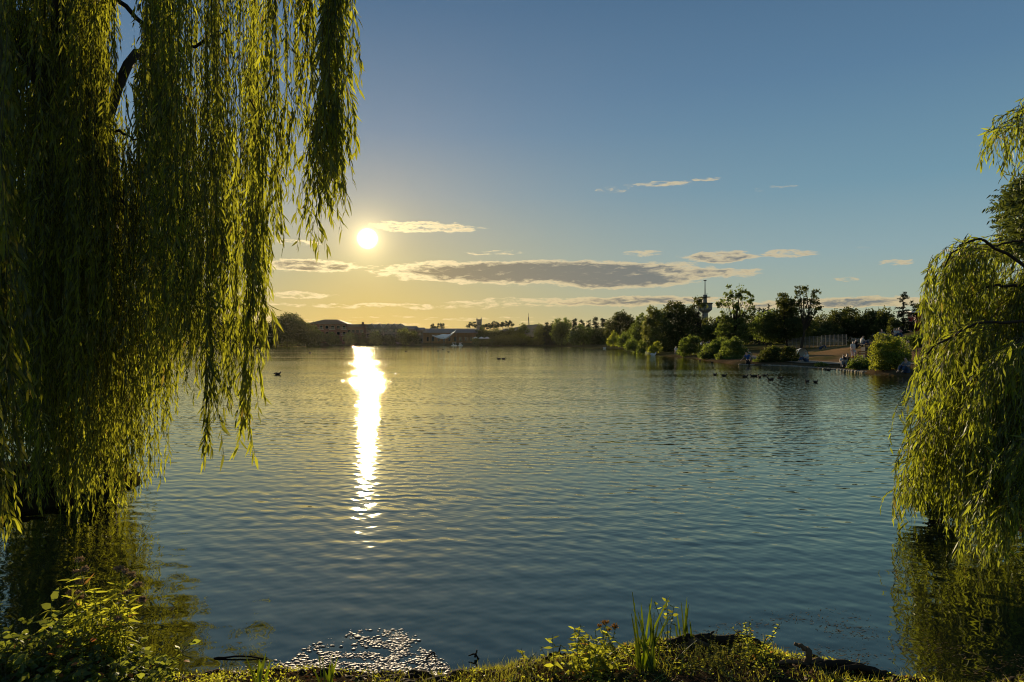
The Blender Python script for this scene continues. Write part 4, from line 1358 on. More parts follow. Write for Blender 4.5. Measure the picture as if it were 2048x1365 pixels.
def house(label, px0, px1, D, y_eave, y_ridge, wall='brick', roof='tile', hip=0.0, depth=12, cols=4, rows=3, group=None, gables=(), balcony=False, name='apartment_building', chimneys=()):
    k = D / F
    cx = ((px0 + px1) / 2 - 1024) * k
    base = np.array([cx, D + 6, gz(cx, D + 6) - .3])
    root = thing(name, label, 'building', base, 0, group)
    w = (px1 - px0) * k
    ze, zr = EYE - (y_eave - 684) * k - base[2], EYE - (y_ridge - 684) * k - base[2]
    mb = MB()
    mb.box((0, depth / 2, ze / 2), (w, depth, ze))
    mb.build('wall', M[wall], root)
    mb = MB()
    prism_roof(mb, -w / 2, w / 2, 0, depth, ze + .02, zr, hip)
    rf = mb.build('roof', M[roof], root)
    for c in chimneys:
        MB().box((c * w, depth * .5, zr + .3), (1.0, .8, 1.6)).build('chimney', M['brick'], rf)
    for gx, gw, gh in gables:
        g = MB()
        x = gx * w
        V = [(x - gw / 2, -.35, ze - .2), (x + gw / 2, -.35, ze - .2), (x, -.35, ze + gh), (x - gw / 2, depth * .4, ze - .2), (x + gw / 2, depth * .4, ze - .2), (x, depth * .4, ze + gh)]
        g.add(V, [[0, 1, 2], [3, 5, 4]])
        g.add(V, [[0, 2, 5, 3], [1, 4, 5, 2], [0, 3, 4, 1]])
        g.build('gable', M['pale_wall'], rf)
    st = (ze - .6) / rows
    xs = [(-.5 + (i + .5) / cols) * w for i in range(cols)]
    zs = [.9 + st * j + st * .35 for j in range(rows)]
    windows(root, 0, xs, zs, 1.5, 1.5)
    if balcony:
        for z in zs[1:]:
            for x in xs[::2]:
                b = MB()
                b.box((x, -.75, z - 1.05), (2.6, 1.4, .16))
                for q in np.linspace(-1.3, 1.3, 9):
                    b.box((x + q, -1.42, z - .5), (.06, .06, 1.0))
                b.box((x, -1.42, z + .02), (2.7, .09, .09))
                b.build('balcony', M['galv'], root)
    return root


house('hip-roofed brick apartment block with balconies at the left of the far shore', 606, 688, 322, 648, 638, 'brick', 'tile', 7, 14, 7, 3, balcony=True)
house('lower brick wing joined to the hip-roofed apartment block', 688, 722, 324, 654, 648, 'brick', 'tile', 0, 11, 4, 2, chimneys=(.3,))
house('gabled pale terrace directly under the sun, left half', 727, 762, 330, 656, 648, 'pale_wall', 'slate', 0, 10, 4, 3, gables=((-.2, 4, 2.2), (.25, 4, 2.2)))
house('gabled pale terrace under the sun, longer right half', 763, 804, 329, 656, 648, 'pale_wall', 'slate', 2, 10, 5, 3, gables=((-.3, 4, 2.2), (0, 4, 2.2), (.3, 4, 2.2)))
house('lower flat-ended house right of the gabled terrace', 805, 826, 331, 658, 652, 'render_wall', 'slate', 0, 10, 3, 2)
house('lowest house between the terrace and the lakeside hall', 827, 842, 334, 661, 655, 'render_wall', 'slate', 0, 10, 2, 2)
house('pale-roofed house right of the umbrella pines', 1008, 1032, 352, 662, 657, 'pale_wall', 'slate', 0, 10, 3, 1, name='house')
house('small gabled house with white end wall left of the conifers', 1052, 1072, 322, 668, 661, 'pale_wall', 'slate', 0, 10, 3, 1, name='house', gables=((.1, 4, 1.6),))


def lakeside_hall():
    D = 338
    k = D / F
    x0, x1 = (832 - 1024) * k, (952 - 1024) * k
    cx = (x0 + x1) / 2
    base = np.array([cx, D + 3, gz(cx, D + 3) - .3])
    root = thing('lakeside_hall', 'long low timber hall with slatted front and grey roof across the lake', 'building', base)
    w = x1 - x0
    ze = EYE - (666 - 684) * k - base[2]
    zr = EYE - (657 - 684) * k - base[2]
    MB().box((0, 9, ze / 2), (w, 14, ze)).build('wall', M['timber'], root)
    mb = MB()
    prism_roof(mb, -w / 2, w / 2, 0, 16, ze, zr, 0, 1.0)
    mb.build('roof', M['slate'], root)
    for q in np.linspace(-.48, .48, 22):
        MB().box((q * w, .7, ze / 2), (.35, .35, ze - .1)).build('column', M['timber'], root)
    windows(root, 2, [w * q for q in np.linspace(-.42, .42, 10)], [ze * .45], 1.8, 2.2, 'timber')


def sail_canopy():
    """white tensile sail in front of the hall: saddle sheet on masts"""
    D = 328
    k = D / F
    c = foot(888, D)
    root = thing('sail_canopy', 'white tensile sail canopy with upswept tips on the far shore', 'canopy', c)
    n = 14
    xs = np.linspace(-1, 1, n)
    hw = 24 * k
    mb = MB()
    V, Fc = [], []
    zmid = EYE - (676 - 684) * k - c[2]
    ztip = EYE - (661 - 684) * k - c[2]
    for s in (0, -.06):
        for v in (-1, 1, 0):
            pass
    nv = 9
    for i, u in enumerate(xs):
        for j, v in enumerate(np.linspace(-1, 1, nv)):
            zz = zmid + (ztip - zmid) * (max(0, u) ** 1.6) + 1.2 * (max(0, -u) ** 2.2) + 1.6 * (1 - v * v) * math.exp(-((u + .05) / .5) ** 2) - .8 * v * v * (1 - abs(u))
            V.append((u * hw, v * 5 * (1 - .75 * abs(u)), zz))
    for i in range(n - 1):
        for j in range(nv - 1):
            a = i * nv + j
            Fc.append([a, a + 1, a + nv + 1, a + nv])
    mb.add(V, Fc)
    o = mb.build('sail', M['white'], root, True)
    md = o.modifiers.new('thick', 'SOLIDIFY')
    md.thickness = .08
    for u, v in ((-1, 0), (1, 0), (0, -.8), (0, .8)):
        zz = ztip if u == 1 else zmid + .4
        MB().tube([(u * hw, v * 5, 0), (u * hw, v * 5, zz)], .12, 8).build('mast', M['galv'], root)


def parasols():
    for px, lab in ((951, 'white parasol left of the pair before the hall'), (963, 'white parasol in the middle before the hall'), (974, 'white parasol nearest the low bush before the hall')):
        D = 322
        c = foot(px, D)
        root = thing('terrace_parasol', lab, 'parasol', c, 0, 'white parasols on the hall terrace')
        top = EYE - (674 - 684) * D / F - c[2]
        MB().tube([(0, 0, 0), (0, 0, top)], .06, 6).build('pole', M['galv'], root)
        mb = MB()
        an = np.linspace(0, 2 * math.pi, 8, endpoint=False)
        V = [(0, 0, top)] + [(1.6 * math.cos(a), 1.6 * math.sin(a), top - .8) for a in an] + [(0, 0, top - .12)] + [(1.6 * math.cos(a), 1.6 * math.sin(a), top - .95) for a in an]
        mb.add(V, [[0, 1 + i, 1 + (i + 1) % 8] for i in range(8)] + [[9, 10 + (i + 1) % 8, 10 + i] for i in range(8)])
        mb.add(V, [[1 + i, 10 + i, 10 + (i + 1) % 8, 1 + (i + 1) % 8] for i in range(8)])
        mb.build('canopy', M['white'], root)


def church():
    D = 420
    k = D / F
    c = foot(958, D)
    root = thing('church_tower', 'square stone church tower with two pinnacles rising from the pines', 'church', c)
    top = EYE - (641 - 684) * k - c[2]
    MB().box((0, 2, top / 2), (3.2, 3.2, top)).build('tower', M['stone'], root)
    for dx in (-1.3, 1.3):
        for dy in (.7, 3.3):
            mb = MB()
            mb.tube([(dx, dy, top), (dx, dy, top + .8), (dx, dy, top + 1.8)], [.32, .30, .04], 4)
            mb.build('pinnacle', M['stone'], root)
    mb = MB()
    for dx, dy, sx, sy in ((0, .35, 3.4, .2), (0, 3.65, 3.4, .2), (-1.65, 2, .2, 3.1), (1.65, 2, .2, 3.1)):
        mb.box((dx, dy, top + .25), (sx, sy, .5))
    mb.build('parapet', M['stone'], root)
    for q in (-.6, .6):
        MB().box((q, .38, top - 2.2), (.7, .1, 2.0)).build('belfry_opening', M['glass'], root)


def tv_mast():
    D = 900
    k = D / F
    c = np.array([(1057 - 1024) * k, D, 18])
    root = thing('radio_mast', 'thin radio mast on the pale distant hill', 'mast', c)
    top = EYE - (635 - 684) * k - c[2]
    mb = MB()
    for a in (0, 2.1, 4.2):
        mb.tube([(1.4 * math.cos(a), 1.4 * math.sin(a), 0), (.25 * math.cos(a), .25 * math.sin(a), top)], .35, 5)
    for z in np.linspace(3, top - 3, 12):
        r = 1.4 - 1.1 * z / top
        P = [(r * math.cos(a), r * math.sin(a), z) for a in (0, 2.1, 4.2, 0)]
        mb.tube(P, .15, 4)
    mb.build('lattice', M['dark_metal'], root)
    MB().tube([(0, 0, top - 1), (0, 0, top + 5)], .22, 5).build('antenna', M['dark_metal'], root)


def hills():
    for nm, D, prof, colr in (('distant_hill', 900, [(980, 664), (1040, 653), (1058, 650), (1075, 650), (1100, 655), (1160, 664), (1300, 668), (1500, 670)], (.055, .065, .06)),
                              ('distant_ridge', 1150, [(480, 668), (650, 664), (800, 667), (980, 662), (1200, 664), (1500, 662), (1800, 666), (2100, 662)], (.06, .07, .06))):
        k = D / F
        mb = MB()
        n = 80
        pxs = np.linspace(prof[0][0], prof[-1][0], n)
        rows = []
        for f, dd in ((0, -120), (1, 0), (1, 60), (0, 300)):
            z = np.array([EYE - (interp(p, prof) - 684) * k for p in pxs]) * f + (1 - f) * -2 + f * 3 * (fbm(pxs * .05, pxs * 0 + dd) - .47)
            rows.append(np.stack([(pxs - 1024) * k, np.full(n, D + dd), z], 1))
        V = np.concatenate(rows)
        Fc = [[r * n + i, r * n + i + 1, (r + 1) * n + i + 1, (r + 1) * n + i] for r in range(3) for i in range(n - 1)]
        mb.add(V, Fc)
        o = mb.build(nm, simple(nm + '_hazed_woodland', colr, .95, .05, .3, .03))  # distance haze is put into these bluish hill colours
        o['kind'] = 'structure'


def observation_tower():
    D = 175
    k = D / F
    c = foot(1410, D)
    root = thing('observation_tower', 'concrete observation tower with disc platforms and a thin mast over the trees', 'tower', c)
    Z = lambda y: EYE - (y - 684) * k - c[2]

    def lathe(name, prof, m, parent=root, sides=24):
        mb = MB()
        mb.tube([(0, 0, z + 1e-4 * i) for i, (z, r) in enumerate(prof)], [r for z, r in prof], sides)
        return mb.build(name, M[m], parent)
    lathe('shaft', [(0, .9), (Z(640), .75), (Z(624), .7)], 'concrete')
    body = lathe('cabin', [(Z(627), .7), (Z(622), 1.5), (Z(620.5), 1.75), (Z(609), 1.75), (Z(608.5), .5)], 'concrete')
    lathe('platform', [(Z(608.6), .9), (Z(608.4), 1.95), (Z(607), 1.95), (Z(606.8), .6)], 'dark_metal')
    lathe('upper_shaft', [(Z(607), .5), (Z(592), .45)], 'concrete')
    lathe('platform', [(Z(596), .4), (Z(595.6), 1.35), (Z(594.6), 1.35), (Z(594.2), .4)], 'dark_metal')
    lathe('cap', [(Z(592), .55), (Z(590.5), .5), (Z(590), .1)], 'concrete')
    m_ = MB()
    m_.tube([(0, 0, Z(591)), (0, 0, Z(562))], [.14, .09], 6)
    m_.build('mast', M['dark_metal'], root)
    m_ = MB()
    for q in (-.33, .33):
        m_.tube([(0, 0, Z(563)), (q, 0, Z(561.2))], .07, 5)
    m_.tube([(-.4, 0, Z(561.5)), (.4, 0, Z(561.5))], .08, 5)
    m_.build('mast_head', M['dark_metal'], root)
    m_ = MB()
    m_.tube([(.5, 0, Z(594)), (.5, 0, Z(587))], .06, 5)
    m_.tube([(-.3, 0, Z(594)), (-.3, 0, Z(590))], .05, 5)
    m_.build('antenna', M['dark_metal'], root)
    for a in np.linspace(0, 2 * math.pi, 12, endpoint=False):
        o = MB().box((0, 0, 0), (.5, .06, 1.0)).build('window', M['glass'], root)
        o.location = (1.75 * math.sin(a), -1.75 * math.cos(a), Z(614))
        o.rotation_euler.z = a


def white_fence():
    D0, D1 = 84, 86
    a, b = foot(1576, D0), foot(1693, D1)
    root = thing('mesh_fence', 'long pale mesh fence with white panels behind the lawn', 'fence', a)
    n = 14
    z1 = 1.35
    for i in range(n + 1):
        p = a + (b - a) * i / n
        p[2] = gz(p[0], p[1])
        MB().box(p - a + [0, 0, z1 / 2], (.08, .08, z1 + .1)).build('post', M['galv'], root)
    for i in range(n):
        p, q = a + (b - a) * i / n, a + (b - a) * (i + 1) / n
        p[2], q[2] = gz(p[0], p[1]), gz(q[0], q[1])
        mb = MB()
        for f in np.linspace(.06, .94, 9):
            m_ = p + (q - p) * f
            mb.tube([m_ - a + [0, 0, .1], m_ - a + [0, 0, z1]], .011, 4, False)
        for z in np.linspace(.12, z1, 7):
            mb.tube([p - a + [0, 0, z], q - a + [0, 0, z]], .011, 4, False)
        mb.build('mesh_panel', M['galv'], root)


def kiosk():
    D = 70
    k = D / F
    c = foot(1832, D)
    root = thing('kiosk', 'red kiosk with a flat white roof on the hilltop under dark trees', 'kiosk', c)
    zt = EYE - (635 - 684) * k - c[2]
    zt = max(2.2, zt)
    MB().box((.35, .9, zt / 2), (.55, 1.4, zt)).build('wall', M['red_paint'], root)
    MB().box((.2, .3, zt + .06), (2.5, 2.6, .14)).build('roof', M['white'], root)
    for dx in (-.9, 1.3):
        MB().tube([(dx, -.8, 0), (dx, -.8, zt)], .05, 6).build('post', M['dark_metal'], root)
    MB().box((.2, -.2, .95), (1.6, .5, .08)).build('counter', M['timber'], root)


lakeside_hall()
sail_canopy()
parasols()
church()
tv_mast()
hills()
observation_tower()
white_fence()
kiosk()


def path():
    """pale path up the right bank, just above the turf"""
    pts = np.array([(31, 44), (27.5, 47), (24.6, 51), (23.0, 57), (23.6, 66), (25.2, 76), (26.5, 88), (30, 104)], float)
    s = np.linspace(0, len(pts) - 1, 90)
    C = np.stack([np.interp(s, np.arange(len(pts)), pts[:, i]) for i in (0, 1)], 1)
    for _ in range(6):
        C[1:-1] = (C[:-2] + 2 * C[1:-1] + C[2:]) / 4
    T = unit(np.gradient(C, axis=0))
    N = np.stack([-T[:, 1], T[:, 0]], 1)
    mb = MB()
    rows = []
    for o in np.linspace(-1.1, 1.1, 9):
        q = C + N * o
        rows.append(np.stack([q[:, 0], q[:, 1], ground_z(q[:, 0], q[:, 1]) + .05], 1))
    V = np.concatenate(rows)
    n = len(C)
    mb.add(V, [[r * n + i, r * n + i + 1, (r + 1) * n + i + 1, (r + 1) * n + i] for r in range(8) for i in range(n - 1)])
    o = mb.build('path', simple('gravel_path', (.27, .20, .14), .9, .1, .2, 3), smooth=True)
    o['kind'] = 'structure'
    # stone edging on the water's margin
    mb = MB()
    for i in range(330):
        t = i / 329
        x = np.interp(t, [0, .35, .7, 1], [19.6, 21.7, 22.4, 22.1])
        y = np.interp(t, [0, .35, .7, 1], [57, 52.6, 47, 42.5])
        d = shore_distance(np.array([x]), np.array([y]))[0]
        x += .15 - d
        s = random.uniform(.12, .34)
        mb.ball((x + random.gauss(0, .10), y, .03), (s * .5, s * .7, s * .26), 7, 5)
    o = mb.build('shore_stones', M['stone'], smooth=True)
    tag(o, 'low line of pale stones edging the water below the seated couple', 'stones', kind='stuff')


path()


def person(pose, label, px, D, facing, shirt, legs, hair=None, z=None, scale=1.0, group='people in the park', py=None):
    o = copy_tree(PROTO[pose]) if pose in USED else PROTO[pose]
    USED.add(pose)
    c = foot(px, D)
    if z is not None:
        c[2] = z
    o.location = tuple(c)
    o.rotation_euler = (0, 0, R(facing))
    o.scale = (scale,) * 3
    tag(o, label, 'person', group)
    for ch in o.children:
        n = ch.name.split('.')[0]
        mm = {'shirt': shirt, 'trousers': legs, 'hair': hair}.get(n)
        if mm:
            ch.material_slots[0].link = 'OBJECT'
            ch.material_slots[0].material = M[mm]
    return o


person('wade', 'person in blue standing thigh-deep in the water with arms out before the wide bush', 1496, 56.5, -60, 'blue_cloth', 'black_cloth', z=-.55)
person('stand', 'person in white standing in the shallows left of the feathery upright bush', 1352, 92, 20, 'white_cloth', 'grey_cloth', z=-.35)
person('walk', 'person in white on the path above the left end of the wide bush', 1402, 92, 80, 'white_cloth', 'black_cloth')
person('walk', 'person in dark clothes walking close beside the one in white', 1405, 93, 80, 'black_cloth', 'black_cloth')
person('stand', 'dark figure standing alone on the dry slope right of the walking pair', 1419, 94, 0, 'black_cloth', 'denim')
person('walk', 'person in grey walking uphill below the clipped dome tree', 1435, 96, -70, 'grey_cloth', 'tan_cloth')
person('stand', 'person in a pale top standing on the crest before the tall sparse tree', 1482, 90, 0, 'white_cloth', 'grey_cloth')
person('walk', 'person in a dark coat just below the one on the crest', 1479, 80, 60, 'black_cloth', 'denim')
person('sit', 'person in white seated among bushes behind the wide bush', 1496, 69, 10, 'white_cloth', 'tan_cloth')
person('sit', 'person in a pale shirt sitting with legs stretched towards the water by the reedy bush', 1612, 54.5, -80, 'white_cloth', 'denim')
person('sit', 'person in a light top, left one of the couple at the water edge', 1687, 47.5, -20, 'white_cloth', 'grey_cloth')
person('sit', 'person in dark clothes, right one of the couple at the water edge', 1694, 47.4, 10, 'black_cloth', 'black_cloth', scale=1.05)
person('stand', 'person in white standing behind the low rounded bush', 1706, 50, 30, 'white_cloth', 'white_cloth')
person('sit', 'person in red and white sitting at the feet of the one in white', 1710, 49.2, -30, 'red_cloth', 'white_cloth')
person('sit', 'person in white sitting alone high on the open slope', 1725, 62, 90, 'white_cloth', 'denim')
person('sit', 'dark-clothed person sitting a little lower on the open slope', 1712, 61, 90, 'black_cloth', 'black_cloth')
person('walk', 'person in grey climbing the slope behind the tall bright bush', 1764, 58, -40, 'grey_cloth', 'denim')
person('sit', 'person in black, leftmost of the group seated on the hilltop', 1788, 62, 0, 'black_cloth', 'tan_cloth')
person('sit', 'person in white in the middle of the group seated on the hilltop', 1793, 61.5, 10, 'white_cloth', 'denim')
person('sit', 'person in pink, rightmost of the group seated on the hilltop', 1798, 62, -10, 'pink_cloth', 'black_cloth')
person('stand', 'person in red waiting left of the red kiosk', 1821, 66, 20, 'red_cloth', 'black_cloth')
person('sit', 'dark-clothed person crouching at the water right of the tall bright bush', 1812, 39.3, -60, 'grey_cloth', 'denim')
person('stand', 'person in pale clothes half hidden by the right side of the tall bright bush', 1815, 44, 40, 'tan_cloth', 'grey_cloth')
person('sit', 'person with tan shirt sitting by the foot of the white fence', 1641, 72, 60, 'tan_cloth', 'denim')


# ------------------------------------------------------------------ birds, benches and the like
def duck_proto(name, m):
    root = thing(name, 'x', 'duck')
    mb = MB()
    P = [(0, .24, .10), (0, .19, .085), (0, .10, .06), (0, -.02, .045), (0, -.10, .055), (0, -.145, .09), (0, -.16, .125), (0, -.17, .150), (0, -.19, .162), (0, -.22, .158)]
    r = [.008, .030, .070, .082, .070, .045, .033, .036, .036, .020]
    mb.tube(P, r, 10)
    mb.build('body', M[m], root, True)
    mb = MB()
    mb.tube([(0, -.22, .154), (0, -.245, .148), (0, -.28, .144)], [.016, .014, .006], 6)
    mb.build('bill', M['bill'], root, True)
    mb = MB()
    for s in (-1, 1):
        mb.ball((s * .066, .06, .085), (.018, .12, .05), 8, 6)
    mb.build('wings', M[m], root, True)
    return root


DUCK = None


def ducks():
    D0 = duck_proto('swimming_duck', 'feather')
    spots = [(555, 749, 'lone duck trailing a wake beside the hanging willow tips'), (679, 701, 'duck close to the far shore left of the sun glitter'), (812, 703, 'duck just right of the sun glitter near the far shore'), (876, 702, 'duck below the white sail canopy'),
             (886, 699, 'duck nearest the white boats'), (897, 704, 'duck below and right of the white boats'), (973, 704, 'duck below the white parasols'), (998, 718, 'dark duck drawing a long wake in mid lake'), (1007, 718, 'duck following the one with the long wake'),
             (1400, 722, 'dark duck upright before the wide bush'), (1424, 725, 'duck close to the left half of the wide bush'), (1430, 750, 'duck alone below the wide bush'), (1490, 754, 'duck at the left of the raft below the wader'),
             (1506, 753, 'duck second in the raft below the wader'), (1512, 753, 'duck in the middle of the raft below the wader'), (1519, 755, 'duck fourth in the raft below the wader'), (1530, 752, 'duck at the right of the raft below the wader'),
             (1541, 760, 'duck just under the raft below the wader'), (1614, 764, 'duck left of a pair on the reflection of the fence trees'), (1631, 765, 'duck right of a pair on the reflection of the fence trees'),
             (1653, 740, 'duck against the stone edging left of the seated couple'), (1657, 741, 'duck behind the one against the stone edging'), (1448, 752, 'duck between the lone duck and the raft'), (620, 706, 'faint duck left of the sun glitter'), (1560, 757, 'duck farthest right of the raft')]
    for k, (px, py, lab) in enumerate(spots):
        o = D0 if k == 0 else copy_tree(D0)
        D = EYE * F / (py + 1 - 684)
        o.location = ((px - 1024) / F * D, D, 0.0)
        o.rotation_euler = (0, 0, random.choice([1.4, -1.5, 1.9, -1.2, .6]) + random.gauss(0, .3))
        sc = .78 if D < 70 else 1.1
        o.scale = (1.0,) * 3 if k < 1 else (min(sc, 1.5),) * 3
        tag(o, lab, 'duck', 'ducks on the lake')
    S0 = duck_proto('swan', 'white_feather')
    for k, (px, py, lab) in enumerate(((1306, 711, 'white swan below the yellowish trailing bush'), (1381, 712, 'white swan close to the feathery upright bush'), (1209, 697, 'white swan far off at the bend of the right shore'))):
        o = S0 if k == 0 else copy_tree(S0)
        D = EYE * F / (py + 1 - 684)
        o.location = ((px - 1024) / F * D, D, 0.0)
        o.rotation_euler = (0, 0, 1.4)
        o.scale = (2.0, 2.0, 2.4)
        tag(o, lab, 'swan', 'swans on the lake')


ducks()


def pedal_boat():
    root = thing('pedal_boat', 'white pedal boat, left one of two moored before the hall', 'boat', (0, 0, 0), 0, 'white boats at the far shore')
    mb = MB()
    for s in (-.55, .55):
        P = [(x, s, .12 + .12 * max(0, abs(x) - 1.1)) for x in np.linspace(-1.5, 1.5, 9)]
        mb.tube(P, [.04, .2, .26, .28, .28, .28, .26, .2, .04], 8)
    mb.box((0, 0, .32), (2.2, 1.2, .16))
    mb.build('hull', M['white'], root, True)
    MB().box((-.3, 0, .6), (.5, 1.1, .4)).box((-.55, 0, .95), (.12, 1.1, .6)).build('seat', M['white'], root)
    mb = MB()
    mb.tube([(-.6, 0, .4), (-.6, 0, 1.5)], .04, 6)
    mb.tube([(.6, 0, .4), (.6, 0, 1.5)], .04, 6)
    mb.box((0, 0, 1.55), (1.7, 1.2, .08))
    mb.build('awning', M['white'], root)
    for k, (px, lab) in enumerate(((909, 'white pedal boat, left one of two moored before the hall'), (922, 'white pedal boat, right one of two moored before the hall'))):
        o = root if k == 0 else copy_tree(root)
        o.location = ((px - 1024) / F * 322, 320, 0)
        o['label'] = lab
        o.rotation_euler = (0, 0, .2 + k)


pedal_boat()


def tent(label, px, D, m, w=1.9, h=1.3, facing=0):
    c = foot(px, D)
    root = thing('beach_tent', label, 'tent', c, R(facing))
    mb = MB()
    V, Fc = [], []
    n, q = 9, 7
    for s in (1.0, .97):
        for i in range(n):
            a = math.pi * i / (n - 1)
            for j in range(q):
                f = j / (q - 1)
                sc = (1 - .75 * f * f) * s
                V.append((w / 2 * math.cos(a) * sc, -.5 + 1.3 * f, h * math.sin(a) * sc))
    for b in (0, n * q):
        for i in range(n - 1):
            for j in range(q - 1):
                a = b + i * q + j
                Fc.append([a, a + 1, a + q + 1, a + q])
    mb.add(V, Fc)
    mb.build('shell', M[m], root, True)
    MB().box((0, .05, .02), (w * .96, 1.1, .03)).build('groundsheet', M['grey_cloth'], root)
    mb = MB()
    mb.tube([(w / 2 * math.cos(a) * 1.0, -.51, h * math.sin(a) * 1.0) for a in np.linspace(0, math.pi, 12)], .02, 5)
    mb.build('hoop', M['dark_metal'], root)


tent('white dome beach shelter under the trees left of the fence', 1598, 64, 'white', 1.3, .8, 20)
tent('grey dome beach shelter just left of the white one', 1580, 66, 'grey_cloth', 1.4, .85, -10)


def bench(label, px, D, facing):
    c = foot(px, D)
    root = thing('park_bench', label, 'bench', c, R(facing))
    mb = MB()
    for y in (-.18, -.02, .14):
        mb.box((0, y, .45), (1.6, .12, .04))
    mb.build('seat', M['timber'], root)
    mb = MB()
    for z in (.62, .78):
        mb.box((0, .24, z), (1.6, .035, .11))
    mb.build('backrest', M['timber'], root)
    for x in (-.7, .7):
        mb = MB()
        mb.box((x, -.15, .215), (.06, .06, .43))
        mb.box((x, .26, .42), (.06, .06, .84))
        mb.build('leg', M['dark_metal'], root)


bench('wooden bench facing the lake left of the low rounded bush', 1738, 52, 0)
bench('wooden bench under the dense dark tree left of the beach shelters', 1552, 72, 10)


def litter_bin():
    c = foot(1734, 54)
    root = thing('litter_bin', 'dark square litter bin on the slope left of the tall bright bush', 'bin', c)
    MB().box((0, 0, .5), (.62, .62, 1.0)).build('body', M['dark_metal'], root)
    mb = MB()
    mb.box((0, 0, 1.22), (.72, .72, .06))
    for x in (-.3, .3):
        for y in (-.3, .3):
            mb.box((x, y, 1.1), (.05, .05, .2))
    mb.build('hood', M['dark_metal'], root)


litter_bin()


# ------------------------------------------------------------------ the near bank
def bank(px, py):
    """a point on the near bank or shallows seen at this pixel (ray marched onto the ground)"""
    dx, dz = (px - 1024) / F, -(py - 684) / F
    Ds = np.arange(2.4, 8, .01)
    hit = EYE + dz * Ds <= np.maximum(0.0, ground_z(dx * Ds, Ds))
    D = float(Ds[np.argmax(hit)])
    return np.array([dx * D, D, max(0.0, gz(dx * D, D))])


def stem_curve(b, h, lean, n=9, bend=.15):
    u = np.linspace(0, 1, n)
    a = random.uniform(0, 6.28)
    p = np.stack([lean[0] * u ** 1.5 + bend * h * .12 * np.sin(u * 5 + a), lean[1] * u ** 1.5 + bend * h * .12 * np.cos(u * 4 + a), h * u], 1)
    return np.asarray(b) + p


def leafy_stem(lm, sm, b, h, lean=(0, 0), L=.07, W_=.018, gap=.035, whorl=2, start=.12, droop_=.5, rad=.003, taper=True, curl=.35):
    p = stem_curve(b, h, lean)
    sm.tube(p, np.linspace(rad, rad * .45, len(p)), 5, False)
    s = np.linspace(0, 1, len(p))
    q = np.arange(start, 1.0, gap / h)
    ph = random.uniform(0, 6.28)
    for k, u in enumerate(q):
        o = np.array([np.interp(u, s, p[:, c]) for c in range(3)])
        for w in range(whorl):
            an = ph + k * 1.57 + w * 2 * math.pi / whorl + random.gauss(0, .25)
            f = (1 - .55 * u) if taper else random.uniform(.7, 1.1)
            A = np.array([[math.cos(an), math.sin(an), random.uniform(.1, .5) - droop_ * (1 - u)]])
            up = np.array([[0, -.25, .8]]) + RNG.normal(0, .6, (1, 3))
            ln = L * f * random.uniform(.8, 1.2)
            leaves(lm, o[None], A, ln, ln * W_ / L, curl, N=up)
    return p


def plant(name, label, px, py, cat, stems, m='herb', group=None, base=None):
    b = bank(px, py) if base is None else base
    b[2] -= .02
    root = thing(name, label, cat, b, 0, group)
    lm, sm = MB(), MB()
    tops = []
    for kw in stems:
        kw = dict(kw)
        o = np.array([kw.pop('dx', 0), kw.pop('dy', 0), 0.0])
        o[2] = gz(b[0] + o[0], b[1] + o[1]) - b[2] - .02
        tops.append(leafy_stem(lm, sm, o, **kw))
    lm.build('foliage', M[m], root)
    if len(tops) > 12:
        sm.build('stems', M['stem'], root)
    else:
        for p in tops:
            MB().tube(p, np.linspace(.003, .0014, len(p)), 5, False).build('stem', M['stem'], root)
    return root, tops


def rnd_stems(n, spread, h, **kw):
    out = []
    for _ in range(n):
        out.append(dict(dx=random.gauss(0, spread), dy=random.gauss(0, spread * .8), h=random.uniform(*h), lean=(random.gauss(0, .06), random.gauss(0, .05)), **kw))
    return out


def flower_head(root, tip, r, m, n=60, name='flower_head', flat=.35):
    lm, sm = MB(), MB()
    for _ in range(n):
        a, q = random.uniform(0, 6.28), math.sqrt(random.random()) * r
        e = tip + np.array([q * math.cos(a), q * math.sin(a), r * flat * (1 - (q / r) ** 2) + random.uniform(-.004, .004)])
        P = e + RNG.normal(0, .004, (5, 3))
        leaves(lm, P, RNG.normal(0, 1, (5, 3)) + [0, 0, 1.2], .011, .006, .1, shape='card')
        if random.random() < .3 or _ == 0:
            sm.tube([tip - [0, 0, r * .9], e], .0011, 3, False)
    h = lm.build(name, M[m], root)
    sm.build('stalks', M['stem'], h)


